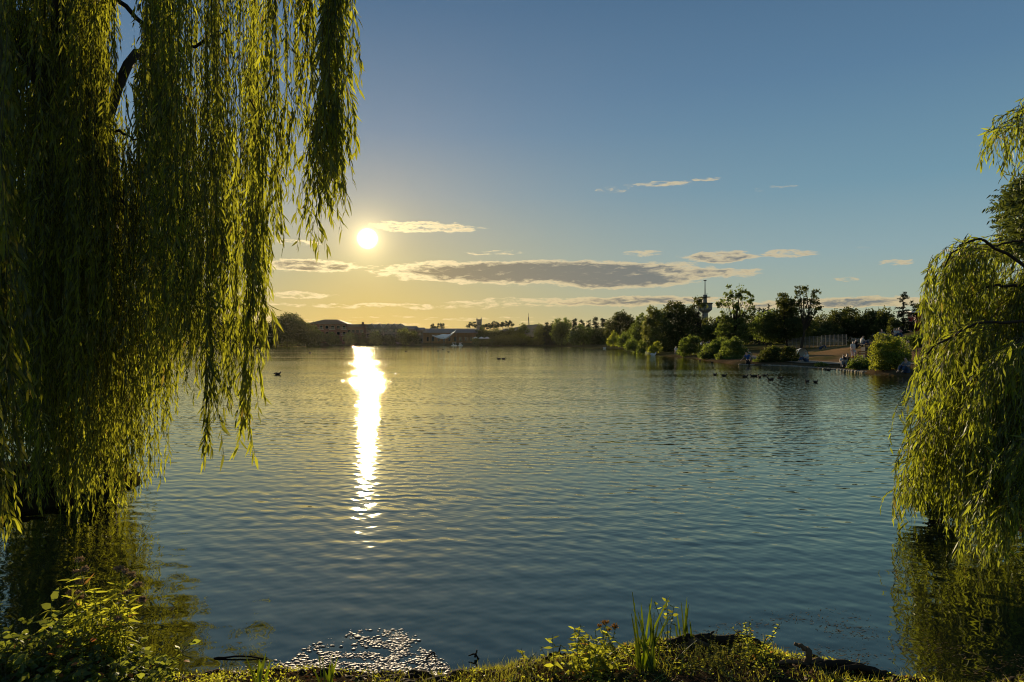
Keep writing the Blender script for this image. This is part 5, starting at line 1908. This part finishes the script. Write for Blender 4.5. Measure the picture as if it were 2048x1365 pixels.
def near_plants():
    # hemp agrimony at the left: tall whorled stems with dull pink heads
    for lab, px, py, spec in (('tallest hemp agrimony with drooping leaves and dull pink heads at the left bank', 168, 1365, ((0, .66, (-.02, 0)), (-.05, .60, (-.04, 0)), (.05, .54, (.0, 0)), (.02, .50, (.03, .02)), (-.09, .44, (-.05, 0)), (-.02, .40, (.02, 0)), (.07, .42, (.02, 0)), (-.06, .34, (-.05, 0)), (.03, .30, (0, 0)))),
                              ('second hemp agrimony leaning right with two flat pink heads', 205, 1368, ((0, .62, (.08, 0)), (.04, .55, (.08, .01)), (-.03, .47, (.05, 0)), (.07, .38, (.06, 0)), (.0, .32, (.09, 0)), (.05, .42, (.04, 0)), (.02, .26, (.08, 0))))):
        b = W(px, 1330, 3.55)
        b[2] = gz(b[0], b[1])
        root, tops = plant('hemp_agrimony', lab, px, py, 'wildflower', [dict(dx=dx, dy=random.uniform(-.06, .06), h=h, lean=ln, L=.125, W_=.021, gap=.036, whorl=4, start=.08, droop_=.9, rad=.0034, curl=.55) for dx0, h0, ln in spec for dx, h in ((dx0, h0), (dx0 + random.gauss(0, .05), h0 * random.uniform(.72, .95)))], 'herb', base=b)
        for t_ in tops[:4]:
            for k in range(3 if t_ is tops[0] or t_ is tops[1] else 1):
                tip = t_[-1] + np.array([random.gauss(0, .035), random.gauss(0, .03), random.uniform(-.05, .03)])
                flower_head(root, tip, random.uniform(.010, .020), 'petal', 30)
    # bramble thicket
    def bramble(lab, px0, px1, D, h0, h1, n):
        c = W((px0 + px1) / 2, 1365, D)
        c[2] = gz(c[0], c[1])
        root = thing('bramble_bush', lab, 'bush', c, 0, 'brambles on the left bank')
        lm, sm = MB(), MB()
        hw = (px1 - px0) / 2 / F * D
        for _ in range(n):
            dx = random.uniform(-hw, hw)
            dy = random.gauss(0, .14)
            b = np.array([dx, dy, gz(c[0] + dx, c[1] + dy) - c[2] - .02])
            h = random.uniform(h0, h1) * (1 - .35 * (dx / hw) ** 2)
            ln = (random.gauss(0, .13), random.gauss(0, .10))
            p = stem_curve(b, h, ln, 9, .4)
            sm.tube(p, np.linspace(.0032, .0014, len(p)), 4, False)
            for u in np.arange(.15, 1, .085):
                o = np.array([np.interp(u, np.linspace(0, 1, 9), p[:, q]) for q in range(3)])
                an = random.uniform(0, 6.28)
                pet = np.array([math.cos(an), math.sin(an), random.uniform(.0, .7)])
                e = o + pet * random.uniform(.02, .05)
                sm.tube([o, e], .001, 3, False)
                for w in (-.9, 0, .9):
                    A = np.array([[math.cos(an + w), math.sin(an + w), random.uniform(-.35, .35)]])
                    L_ = random.uniform(.026, .046)
                    leaves(lm, e[None], A, L_, L_ * .62, .25, N=np.array([[0, -.4, .6]]) + RNG.normal(0, .8, (1, 3)))
        lm.build('foliage', M['bramble'], root)
        sm.build('stems', M['twig'], root)
    bramble('thick dark bramble filling the bottom left corner', -60, 130, 3.25, .24, .42, 230)
    bramble('lower bramble at the foot of the hemp agrimony', 110, 270, 3.3, .13, .26, 150)
    # broad leaves standing out of the bramble
    b = W(98, 1330, 3.45)
    b[2] = gz(b[0], b[1])
    root = thing('sallow_sprig', 'few broad rounded leaves on a bare sprig between bramble and hemp agrimony', 'plant', b)
    lm, sm = MB(), MB()
    p = stem_curve((0, 0, 0), .47, (.03, 0))
    sm.tube(p, np.linspace(.003, .0015, 9), 5, False)
    for u, an, L_ in ((1, 1.2, .07), (.93, 3.0, .065), (.85, .2, .06), (.75, 3.4, .07), (.68, 0, .06), (.55, 2.8, .06), (.9, 5, .05)):
        o = np.array([np.interp(u, np.linspace(0, 1, 9), p[:, q]) for q in range(3)])
        leaves(lm, o[None], np.array([[math.cos(an), math.sin(an) * .4, .35 if u < 1 else 1.2]]), L_, L_ * .55, .2, N=np.array([[.2, -.8, .6]]))
    lm.build('foliage', M['bramble'], root)
    sm.build('stems', M['stem'], root)
    # willow sucker at the left edge
    b = W(-28, 1300, 3.4)
    b[2] = gz(b[0], b[1])
    plant('willow_sucker', 'narrow-leaved sprig poking in at the left edge above the bramble', 0, 0, 'plant', [dict(h=.62, lean=(.06, 0), L=.085, W_=.018, gap=.05, whorl=2, start=.4, droop_=.1)], 'willow', base=b)
    # mid bank plants
    plant('nettle', 'small nettle standing alone at the left of the bank crest', 1047, 1318, 'plant', rnd_stems(4, .02, (.12, .22), L=.06, W_=.026, gap=.028, whorl=2, droop_=.2), 'herb')
    plant('nettle', 'open nettle with two broad low leaves right of the lone one', 1096, 1320, 'plant', rnd_stems(3, .02, (.13, .19), L=.065, W_=.026, gap=.036, whorl=2, droop_=.1), 'herb')
    plant('low_herb', 'small pale herb tuft where the debris meets the bank', 1016, 1322, 'plant', rnd_stems(5, .03, (.04, .09), L=.025, W_=.010, gap=.015, whorl=2), 'herb')
    root, tops = plant('loosestrife', 'dense leafy clump with arching leaf pairs left of the iris', 1178, 1345, 'plant', rnd_stems(22, .065, (.14, .27), L=.075, W_=.020, gap=.022, whorl=2, droop_=.25), 'herb')
    root, tops = plant('balsam', 'plant with an orange flower head behind the leafy clump', 1212, 1318, 'wildflower', [dict(h=.20, lean=(.0, .02), L=.06, W_=.022, gap=.04, whorl=2), dict(dx=.03, h=.17, lean=(.02, 0), L=.05, W_=.02, gap=.04, whorl=2)], 'bramble')
    for t_ in tops:
        flower_head(root, t_[-1] + [-.005, 0, .005], .016, 'orange_petal', 18)
        flower_head(root, t_[-1] + [-.035, 0, -.012], .012, 'orange_petal', 10)
    root, tops = plant('alder_seedling', 'thin bare-stemmed seedling with leaves only at its forked top', 1338, 1300, 'plant', [dict(h=.30, lean=(-.02, 0), L=.032, W_=.017, gap=.024, whorl=2, start=.62, taper=False), dict(dx=.005, h=.26, lean=(.02, 0), L=.03, W_=.016, gap=.022, whorl=2, start=.45, taper=False), dict(h=.27, lean=(-.08, .03), L=.028, W_=.016, gap=.03, whorl=2, start=.75, taper=False)], 'herb')
    plant('mugwort', 'bright feathery plant at the right end of the fine sprigs', 1502, 1318, 'plant', rnd_stems(9, .03, (.10, .21), L=.034, W_=.012, gap=.012, whorl=3, droop_=.1), 'herb')
    plant('bedstraw', 'patch of fine upright sprigs before the dark roots', 1432, 1335, 'plant', rnd_stems(46, .085, (.08, .17), L=.014, W_=.004, gap=.008, whorl=4, droop_=0, rad=.0014), 'grass')
    plant('low_herb', 'low sprawling herb in front of the iris', 1290, 1362, 'plant', rnd_stems(16, .09, (.03, .08), L=.022, W_=.009, gap=.014, whorl=2), 'herb')
    plant('low_herb', 'tiny yellow-lit herb beside the arching twig', 820, 1338, 'plant', rnd_stems(7, .05, (.03, .07), L=.026, W_=.014, gap=.016, whorl=2), 'herb')
    plant('low_herb', 'small green herb at the bottom edge under the root stump', 1560, 1362, 'plant', rnd_stems(7, .05, (.02, .05), L=.022, W_=.010, gap=.014, whorl=2), 'herb')

    for nm, lab, px, py, n, sp, h, L_, m_ in (('low_herb', 'yellow-green herb clump at the foot of the leafy clump', 1155, 1352, 12, .05, (.06, .13), .04, 'herb'), ('low_herb', 'bright herb patch right of the iris clump', 1350, 1340, 12, .05, (.05, .12), .034, 'herb'),
                                              ('low_herb', 'herb tuft between the lone nettle and the bottom edge', 1060, 1350, 9, .06, (.04, .09), .034, 'bramble'), ('low_herb', 'ragged herb on the crest right of the long dark root', 1545, 1318, 9, .05, (.04, .10), .03, 'herb'),
                                              ('low_herb', 'spreading herb at the bottom edge below the mugwort', 1470, 1362, 14, .10, (.03, .07), .03, 'herb'), ('low_herb', 'small herb on bare soil left of the lone nettle', 930, 1340, 6, .04, (.03, .07), .03, 'herb'),
                                              ('low_herb', 'herb fringe at the left end of the bare soil', 740, 1362, 12, .09, (.03, .08), .034, 'herb'), ('low_herb', 'yellowing herb on the right corner of the bank', 1650, 1362, 10, .08, (.02, .06), .028, 'bramble'),
                                              ('low_herb', 'trailing herb right of the bramble by the waterline', 330, 1362, 16, .12, (.05, .12), .036, 'bramble'), ('low_herb', 'low herb in the far right bottom corner', 1985, 1362, 16, .12, (.02, .06), .026, 'bramble')):
        plant(nm, lab, px, py, 'plant', rnd_stems(n, sp, h, L=L_, W_=L_ * .38, gap=.018, whorl=2, droop_=.2), m_)

    def iris(lab, px, py, n, h, fan, wd=.012):
        b = bank(px, py)
        root = thing('iris_clump', lab, 'plant', b, 0, 'yellow flag irises on the bank')
        for k in range(n):
            mb = MB()
            a = random.gauss(0, fan)
            hh = random.uniform(*h)
            u = np.linspace(0, 1, 9)
            dy = random.gauss(0, .04)
            C = np.stack([random.gauss(0, .025) + hh * math.sin(a) * u ** 1.25, random.gauss(0, .02) + dy * u, hh * math.cos(a) * u], 1)
            yaw = random.gauss(0, .6)
            S = np.array([math.cos(yaw), math.sin(yaw), 0])
            w_ = wd * np.sqrt(np.clip(1 - u ** 2.5, .0, 1)) * .5 + .0004
            Nn = np.array([-S[1], S[0], 0]) * .0022
            V = np.concatenate([C - S * w_[:, None], C + Nn, C + S * w_[:, None], C - Nn])
            q = len(u)
            Fc = []
            for r in range(4):
                for i in range(q - 1):
                    Fc.append([r * q + i, r * q + i + 1, ((r + 1) % 4) * q + i + 1, ((r + 1) % 4) * q + i])
            mb.add(V, Fc, random.random())
            mb.build('blade', M['blade'], root)
    iris('large iris clump with tall splayed blades in the middle of the bank', 1292, 1340, 24, (.18, .42), .26)
    iris('small upright iris clump at the water right of the bare-stemmed seedling', 1368, 1286, 9, (.10, .24), .13, .010)
    iris('iris blades at the bottom edge among the glittering debris', 655, 1375, 9, (.08, .16), .2)
    iris('leaning iris blades left of the glittering debris', 520, 1378, 7, (.10, .20), .2)


def near_roots():
    def gnarl(name, lab, px, py, segs, seedv, m='root', D=None, cat='root'):
        rg = np.random.default_rng(seedv)
        b = bank(px, py)
        root = thing(name, lab, cat, b)
        for k, (pts, r0, r1, nm) in enumerate(segs):
            p = limb_path(*[np.array(q, float) for q in pts], jit=.0012 if r0 < .01 else .004)
            p = p + rg.normal(0, .001, p.shape)
            n = len(p)
            rad = np.linspace(r0, r1, n) * rg.uniform(.8, 1.2, n)
            MB().tube(p, rad, 8).build(nm, M[m], root, True)
        return root
    gnarl('tree_root', 'pale curved root hooking up from the stump at the right of the bank', 1622, 1330, [([(-.02, .02, -.03), (-.01, 0, .06), (-.04, .0, .09), (-.08, .02, .10)], .022, .008, 'root_arm'), ([(0, 0, 0), (.05, .0, .03), (.12, .02, -.02)], .02, .01, 'root_arm'), ([(-.02, 0, .0), (-.10, -.02, .03), (-.24, 0, -.01)], .016, .007, 'root_arm')], 3)
    gnarl('tree_root', 'long dark root lying along the crest behind the fine sprigs', 1440, 1292, [([(-.30, .0, -.02), (-.18, .02, .04), (0, .0, .035), (.16, .02, .03), (.28, 0, -.03)], .030, .018, 'root_arm'), ([(-.12, -.02, -.02), (-.08, 0, .05), (-.03, .02, .07)], .014, .005, 'root_arm'), ([(.05, -.02, 0), (.10, 0, .055), (.12, .02, .075)], .012, .005, 'root_arm')], 5, 'wet_wood')
    gnarl('tree_root', 'knotted dark root mass sloping into the water at the right end of the bank', 1690, 1345, [([(-.20, 0, .0), (-.05, .03, .035), (.12, .0, .02), (.26, 0, -.03)], .03, .012, 'root_arm'), ([(-.1, -.04, 0), (.05, -.02, .04), (.2, -.04, .0)], .02, .01, 'root_arm'), ([(-.16, .05, -.02), (-.02, .07, .02), (.1, .08, -.03)], .018, .01, 'root_arm')], 7, 'wet_wood')
    gnarl('tree_root', 'short root lump under the seedling left of the long dark root', 1395, 1296, [([(-.10, 0, -.01), (0, .02, .035), (.1, 0, -.02)], .02, .012, 'root_arm'), ([(-.02, 0, 0), (-.05, .01, .05)], .009, .004, 'root_arm')], 9)
    gnarl('twig', 'thin dark twig arching out of the bank beside the glittering debris', 868, 1325, [([(-.055, .02, -.01), (-.03, .01, .035), (.0, .0, .06), (.006, 0, .03), (.008, 0, -.02)], .0055, .004, 'twig_arm')], 11, 'wet_wood', cat='twig')
    gnarl('twig', 'stub of dark twig leaning left on the left bank crest', 950, 1318, [([(.03, 0, -.01), (0, .0, .03), (-.04, 0, .02)], .007, .004, 'twig_arm'), ([(0, 0, .01), (.012, 0, .055)], .006, .004, 'twig_arm')], 13, 'wet_wood', cat='twig')
    gnarl('twig', 'dark upright stub just right of the open nettle', 1118, 1312, [([(0, 0, -.02), (0, 0, .03), (.008, 0, .065)], .008, .003, 'twig_arm'), ([(-.06, 0, 0), (.0, 0, .018), (.08, 0, -.005)], .012, .008, 'twig_arm')], 15, 'wet_wood', cat='twig')
    gnarl('driftwood', 'thin driftwood stick floating at the left end of the glittering debris', 480, 1318, [([(-.16, 0, .0), (0, .01, .012), (.17, .0, .004)], .007, .004, 'twig_arm')], 17, 'wet_wood', cat='driftwood')


def near_cover():
    # grass
    xs = np.linspace(-3.2, 3.0, 900)
    lm = MB()
    n = 60000
    X = RNG.uniform(-2.9, 3.0, n)
    Y = RNG.uniform(3.0, 4.3, n)
    d = shore_distance(X, Y)
    dens = fbm(X * 2.2 + 5, Y * 2.2, 3)
    keep = (d > .06) & (dens + RNG.normal(0, .06, n) > .435 + .08 * sstep(X, .25, -.25) * sstep(X, -2.2, -1.0))
    X, Y = X[keep], Y[keep]
    P = np.stack([X, Y, ground_z(X, Y) - .004], 1)
    n = len(P)
    A = RNG.normal(0, .55, (n, 3)) + [0, 0, 1.0]
    L = RNG.uniform(.015, .05, n) * np.clip(RNG.normal(1, .35, n), .4, 2)
    leaves(lm, P, A, L, RNG.uniform(.0015, .0035, n), .4)
    o = lm.build('grass', M['grass'])
    tag(o, 'short patchy grass and moss covering the near bank', 'grass', kind='stuff')
    # the same turf carried on along the bank either side
    X, Y = np.concatenate([RNG.uniform(3.0, 11, 30000), RNG.uniform(-10, -2.9, 12000)]), np.concatenate([RNG.uniform(2.4, 10.5, 30000), RNG.uniform(2.2, 7.0, 12000)])
    d = shore_distance(X, Y)
    keep = (d > .12) & (fbm(X * 1.4 + 5, Y * 1.4, 3) + RNG.normal(0, .06, len(X)) > .40)
    X, Y = X[keep], Y[keep]
    n = len(X)
    lm = MB()
    leaves(lm, np.stack([X, Y, ground_z(X, Y) - .004], 1), RNG.normal(0, .55, (n, 3)) + [0, 0, 1.0], RNG.uniform(.05, .16, n), RNG.uniform(.003, .008, n), .4)
    o = lm.build('grass', M['grass'])
    tag(o, 'longer grass on the banks under both willows', 'grass', kind='stuff')
    # creeping herbs: little round leaves close to the soil
    lm = MB()
    n = 26000
    X, Y = RNG.uniform(-2.8, 3.0, n), RNG.uniform(3.0, 4.25, n)
    d = shore_distance(X, Y)
    keep = (d > .08) & (fbm(X * 3.1, Y * 3.1 + 9, 3) + RNG.normal(0, .05, n) > .45 + .06 * sstep(X, .25, -.25) * sstep(X, -2.2, -1.0))
    X, Y = X[keep], Y[keep]
    n = len(X)
    P = np.stack([X, Y, ground_z(X, Y) + RNG.uniform(.0, .025, n)], 1)
    leaves(lm, P, RNG.normal(0, 1, (n, 3)) * [1, 1, .45] + [0, 0, .25], RNG.uniform(.008, .020, n), RNG.uniform(.005, .011, n), .2)
    o = lm.build('creeping_herbs', M['herb'])
    tag(o, 'tiny creeping leaves scattered through the bank grass', 'ground cover', kind='stuff')
    # dead leaves and straw
    lm = MB()
    n = 7000
    X, Y = RNG.uniform(-3, 3.2, n), RNG.uniform(3.0, 4.35, n)
    d = shore_distance(X, Y)
    keep = d > .0
    X, Y = X[keep], Y[keep]
    n = len(X)
    P = np.stack([X, Y, ground_z(X, Y) + RNG.uniform(.002, .012, n)], 1)
    leaves(lm, P, RNG.normal(0, 1, (n, 3)) * [1, 1, .3], RNG.uniform(.012, .035, n), RNG.uniform(.005, .014, n), .5, N=RNG.normal(0, .4, (n, 3)) + [0, 0, 1])
    o = lm.build('leaf_litter', M['dead_leaf'])
    tag(o, 'brown fallen leaves strewn over the near bank', 'leaf litter', kind='stuff')
    lm = MB()
    n = 2600
    X, Y = RNG.uniform(-3, 3.2, n), RNG.uniform(3.0, 4.35, n)
    d = shore_distance(X, Y)
    keep = d > -.02
    X, Y = X[keep], Y[keep]
    n = len(X)
    P = np.stack([X, Y, np.maximum(0, ground_z(X, Y)) + RNG.uniform(.003, .015, n)], 1)
    leaves(lm, P, RNG.normal(0, 1, (n, 3)) * [1, 1, .25], RNG.uniform(.02, .09, n), RNG.uniform(.0012, .0028, n), .2)
    o = lm.build('dry_straw', M['straw'])
    tag(o, 'dry stalks and straw lying on the near bank', 'straw', kind='stuff')
    # crumbly edge: clods
    mb = MB()
    X, Y = RNG.uniform(-2.6, 3.0, 9000), RNG.uniform(3.4, 4.35, 9000)
    d = shore_distance(X, Y)
    k = ((d > -.05) & (d < .35)).nonzero()[0][:900]
    for x, y, z in zip(X[k], Y[k], ground_z(X[k], Y[k])):
        s = abs(random.gauss(.008, .011)) + .004
        mb.ball((x, y, z + s * .1), (s * random.uniform(.8, 1.6), s, s * random.uniform(.4, .9)), 7, 5)
    o = mb.build('soil_clods', M['clod'], smooth=True)
    tag(o, 'dark wet clods of earth along the crumbling water edge', 'soil', kind='stuff')
    # glittering shallows: wet pebbles breaking the surface, sun glints put into their pale colour
    mb = MB()
    PX, PY = RNG.uniform(440, 900, 60000), RNG.uniform(1250, 1364, 60000)
    top = interp(PX, [(440, 1350), (560, 1326), (640, 1290), (700, 1268), (815, 1266), (850, 1300), (900, 1330)])
    Dv = EYE * F / (PY - 684)
    Xv = (PX - 1024) / F * Dv
    patch = fbm(PX * .035, PY * .09, 4)
    keep = (PY > top - 10 + np.abs(RNG.normal(0, 26, 60000))) & (patch > RNG.normal(.46, .05, 60000)) & (shore_distance(Xv, Dv) < .12)
    k = keep.nonzero()[0][:4200]
    Zv = np.maximum(0, ground_z(Xv[k], Dv[k]))
    for x, y, z in zip(Xv[k], Dv[k], Zv):
        s = abs(random.gauss(.0026, .0030)) + .0018
        mb.ball((x, y, z + s * .15), (s * random.uniform(1, 2.4), s * random.uniform(.8, 1.4), s * .55), 7, 5)
    m, t, out = mat('wet_pebble')
    tc = t.new('ShaderNodeNewGeometry').outputs['Position']
    c = t.mix(t.noise(tc, 60, 3), (.06, .045, .038, 1), (.34, .26, .22, 1))
    principled(t, out, c, .55, .45)
    o = mb.build('glint_pebbles', m, smooth=True)
    tag(o, 'wet pebbles with sun glints put into their pale pinkish colour, in the shallows in front of the bank', 'pebbles', kind='stuff')
    # floating scraps at the right
    lm = MB()
    PX, PY = RNG.uniform(1380, 2060, 9000), RNG.uniform(1205, 1352, 9000)
    lim = interp(PX, [(1380, 1262), (1500, 1235), (1620, 1215), (1720, 1225), (1850, 1275), (1950, 1300), (2060, 1310)])
    Dv = EYE * F / (PY - 684)
    Xv = (PX - 1024) / F * Dv
    keep = (PY > lim - 8 + np.abs(RNG.normal(0, 30, 9000))) & (fbm(Xv * 3, Dv * 5, 3) > RNG.normal(.41, .05, 9000)) & (shore_distance(Xv, Dv) < 0)
    k = keep.nonzero()[0][:1300]
    n = len(k)
    P = np.stack([Xv[k], Dv[k], np.full(n, .003)], 1)
    leaves(lm, P, RNG.normal(0, 1, (n, 3)) * [1, .5, .06], np.abs(RNG.normal(.016, .018, n)) + .006, RNG.uniform(.0022, .007, n), .12, N=RNG.normal(0, .25, (n, 3)) + [0, 0, 1])
    o = lm.build('floating_scraps', M['straw'])
    tag(o, 'scraps of straw and leaf floating in the dark corner by the right willow', 'debris', kind='stuff')


def willow_foot_bush():
    D = 7.5
    c = np.array([(1868 - 1024) / F * D, D, 0])
    root = thing('foot_bush', 'small dark round bush at the water under the tips of the right willow', 'bush', (c[0], c[1], -.05))
    lm, sm = MB(), MB()
    n = 5200
    ctr = W(1866, 985, D) - [c[0], c[1], -.05]
    r = np.array([56 / F * D, .30, 62 / F * D])
    nc = 26
    cc = ctr + rand_dirs(nc) * r * (RNG.random((nc, 1)) ** .35)
    pick = RNG.integers(0, nc, n)
    P = cc[pick] + rand_dirs(n) * (RNG.random((n, 1)) ** .5) * .11
    P[:, 2] = np.maximum(P[:, 2], .08 + .1 * RNG.random(n))
    leaves(lm, P, RNG.normal(size=(n, 3)), RNG.uniform(.022, .045, n), RNG.uniform(.012, .022, n), .2)
    for q in cc:
        p = limb_path((0, 0, 0), (q * [.4, .4, .5]), q)
        sm.tube(p, np.linspace(.010, .003, len(p)), 5, False)
    lm.build('foliage', M['leaf_mid'], root)
    sm.build('stems', M['bark'], root)


near_plants()
near_roots()
near_cover()
willow_foot_bush()


# ------------------------------------------------------------------ evening haze over the lake
def haze():
    mb = MB()
    mb.box((0, 550, 17), (3700, 3700, 42))
    m = bpy.data.materials.new('evening_haze')
    m.use_nodes = True
    m.node_tree.nodes.clear()
    t = NT(m.node_tree)
    v = t.new('ShaderNodeVolumePrincipled')
    v.inputs['Color'].default_value = (.95, .88, .74, 1)
    v.inputs['Density'].default_value = HAZE
    v.inputs['Anisotropy'].default_value = .72
    o = t.new('ShaderNodeOutputMaterial')
    t.l.new(v.outputs[0], o.inputs['Volume'])
    h = mb.build('haze', m)
    h['kind'] = 'stuff'
    h['label'] = 'thin golden evening haze over the lake and far shore'
    h['category'] = 'haze'


HAZE = .000014
haze()
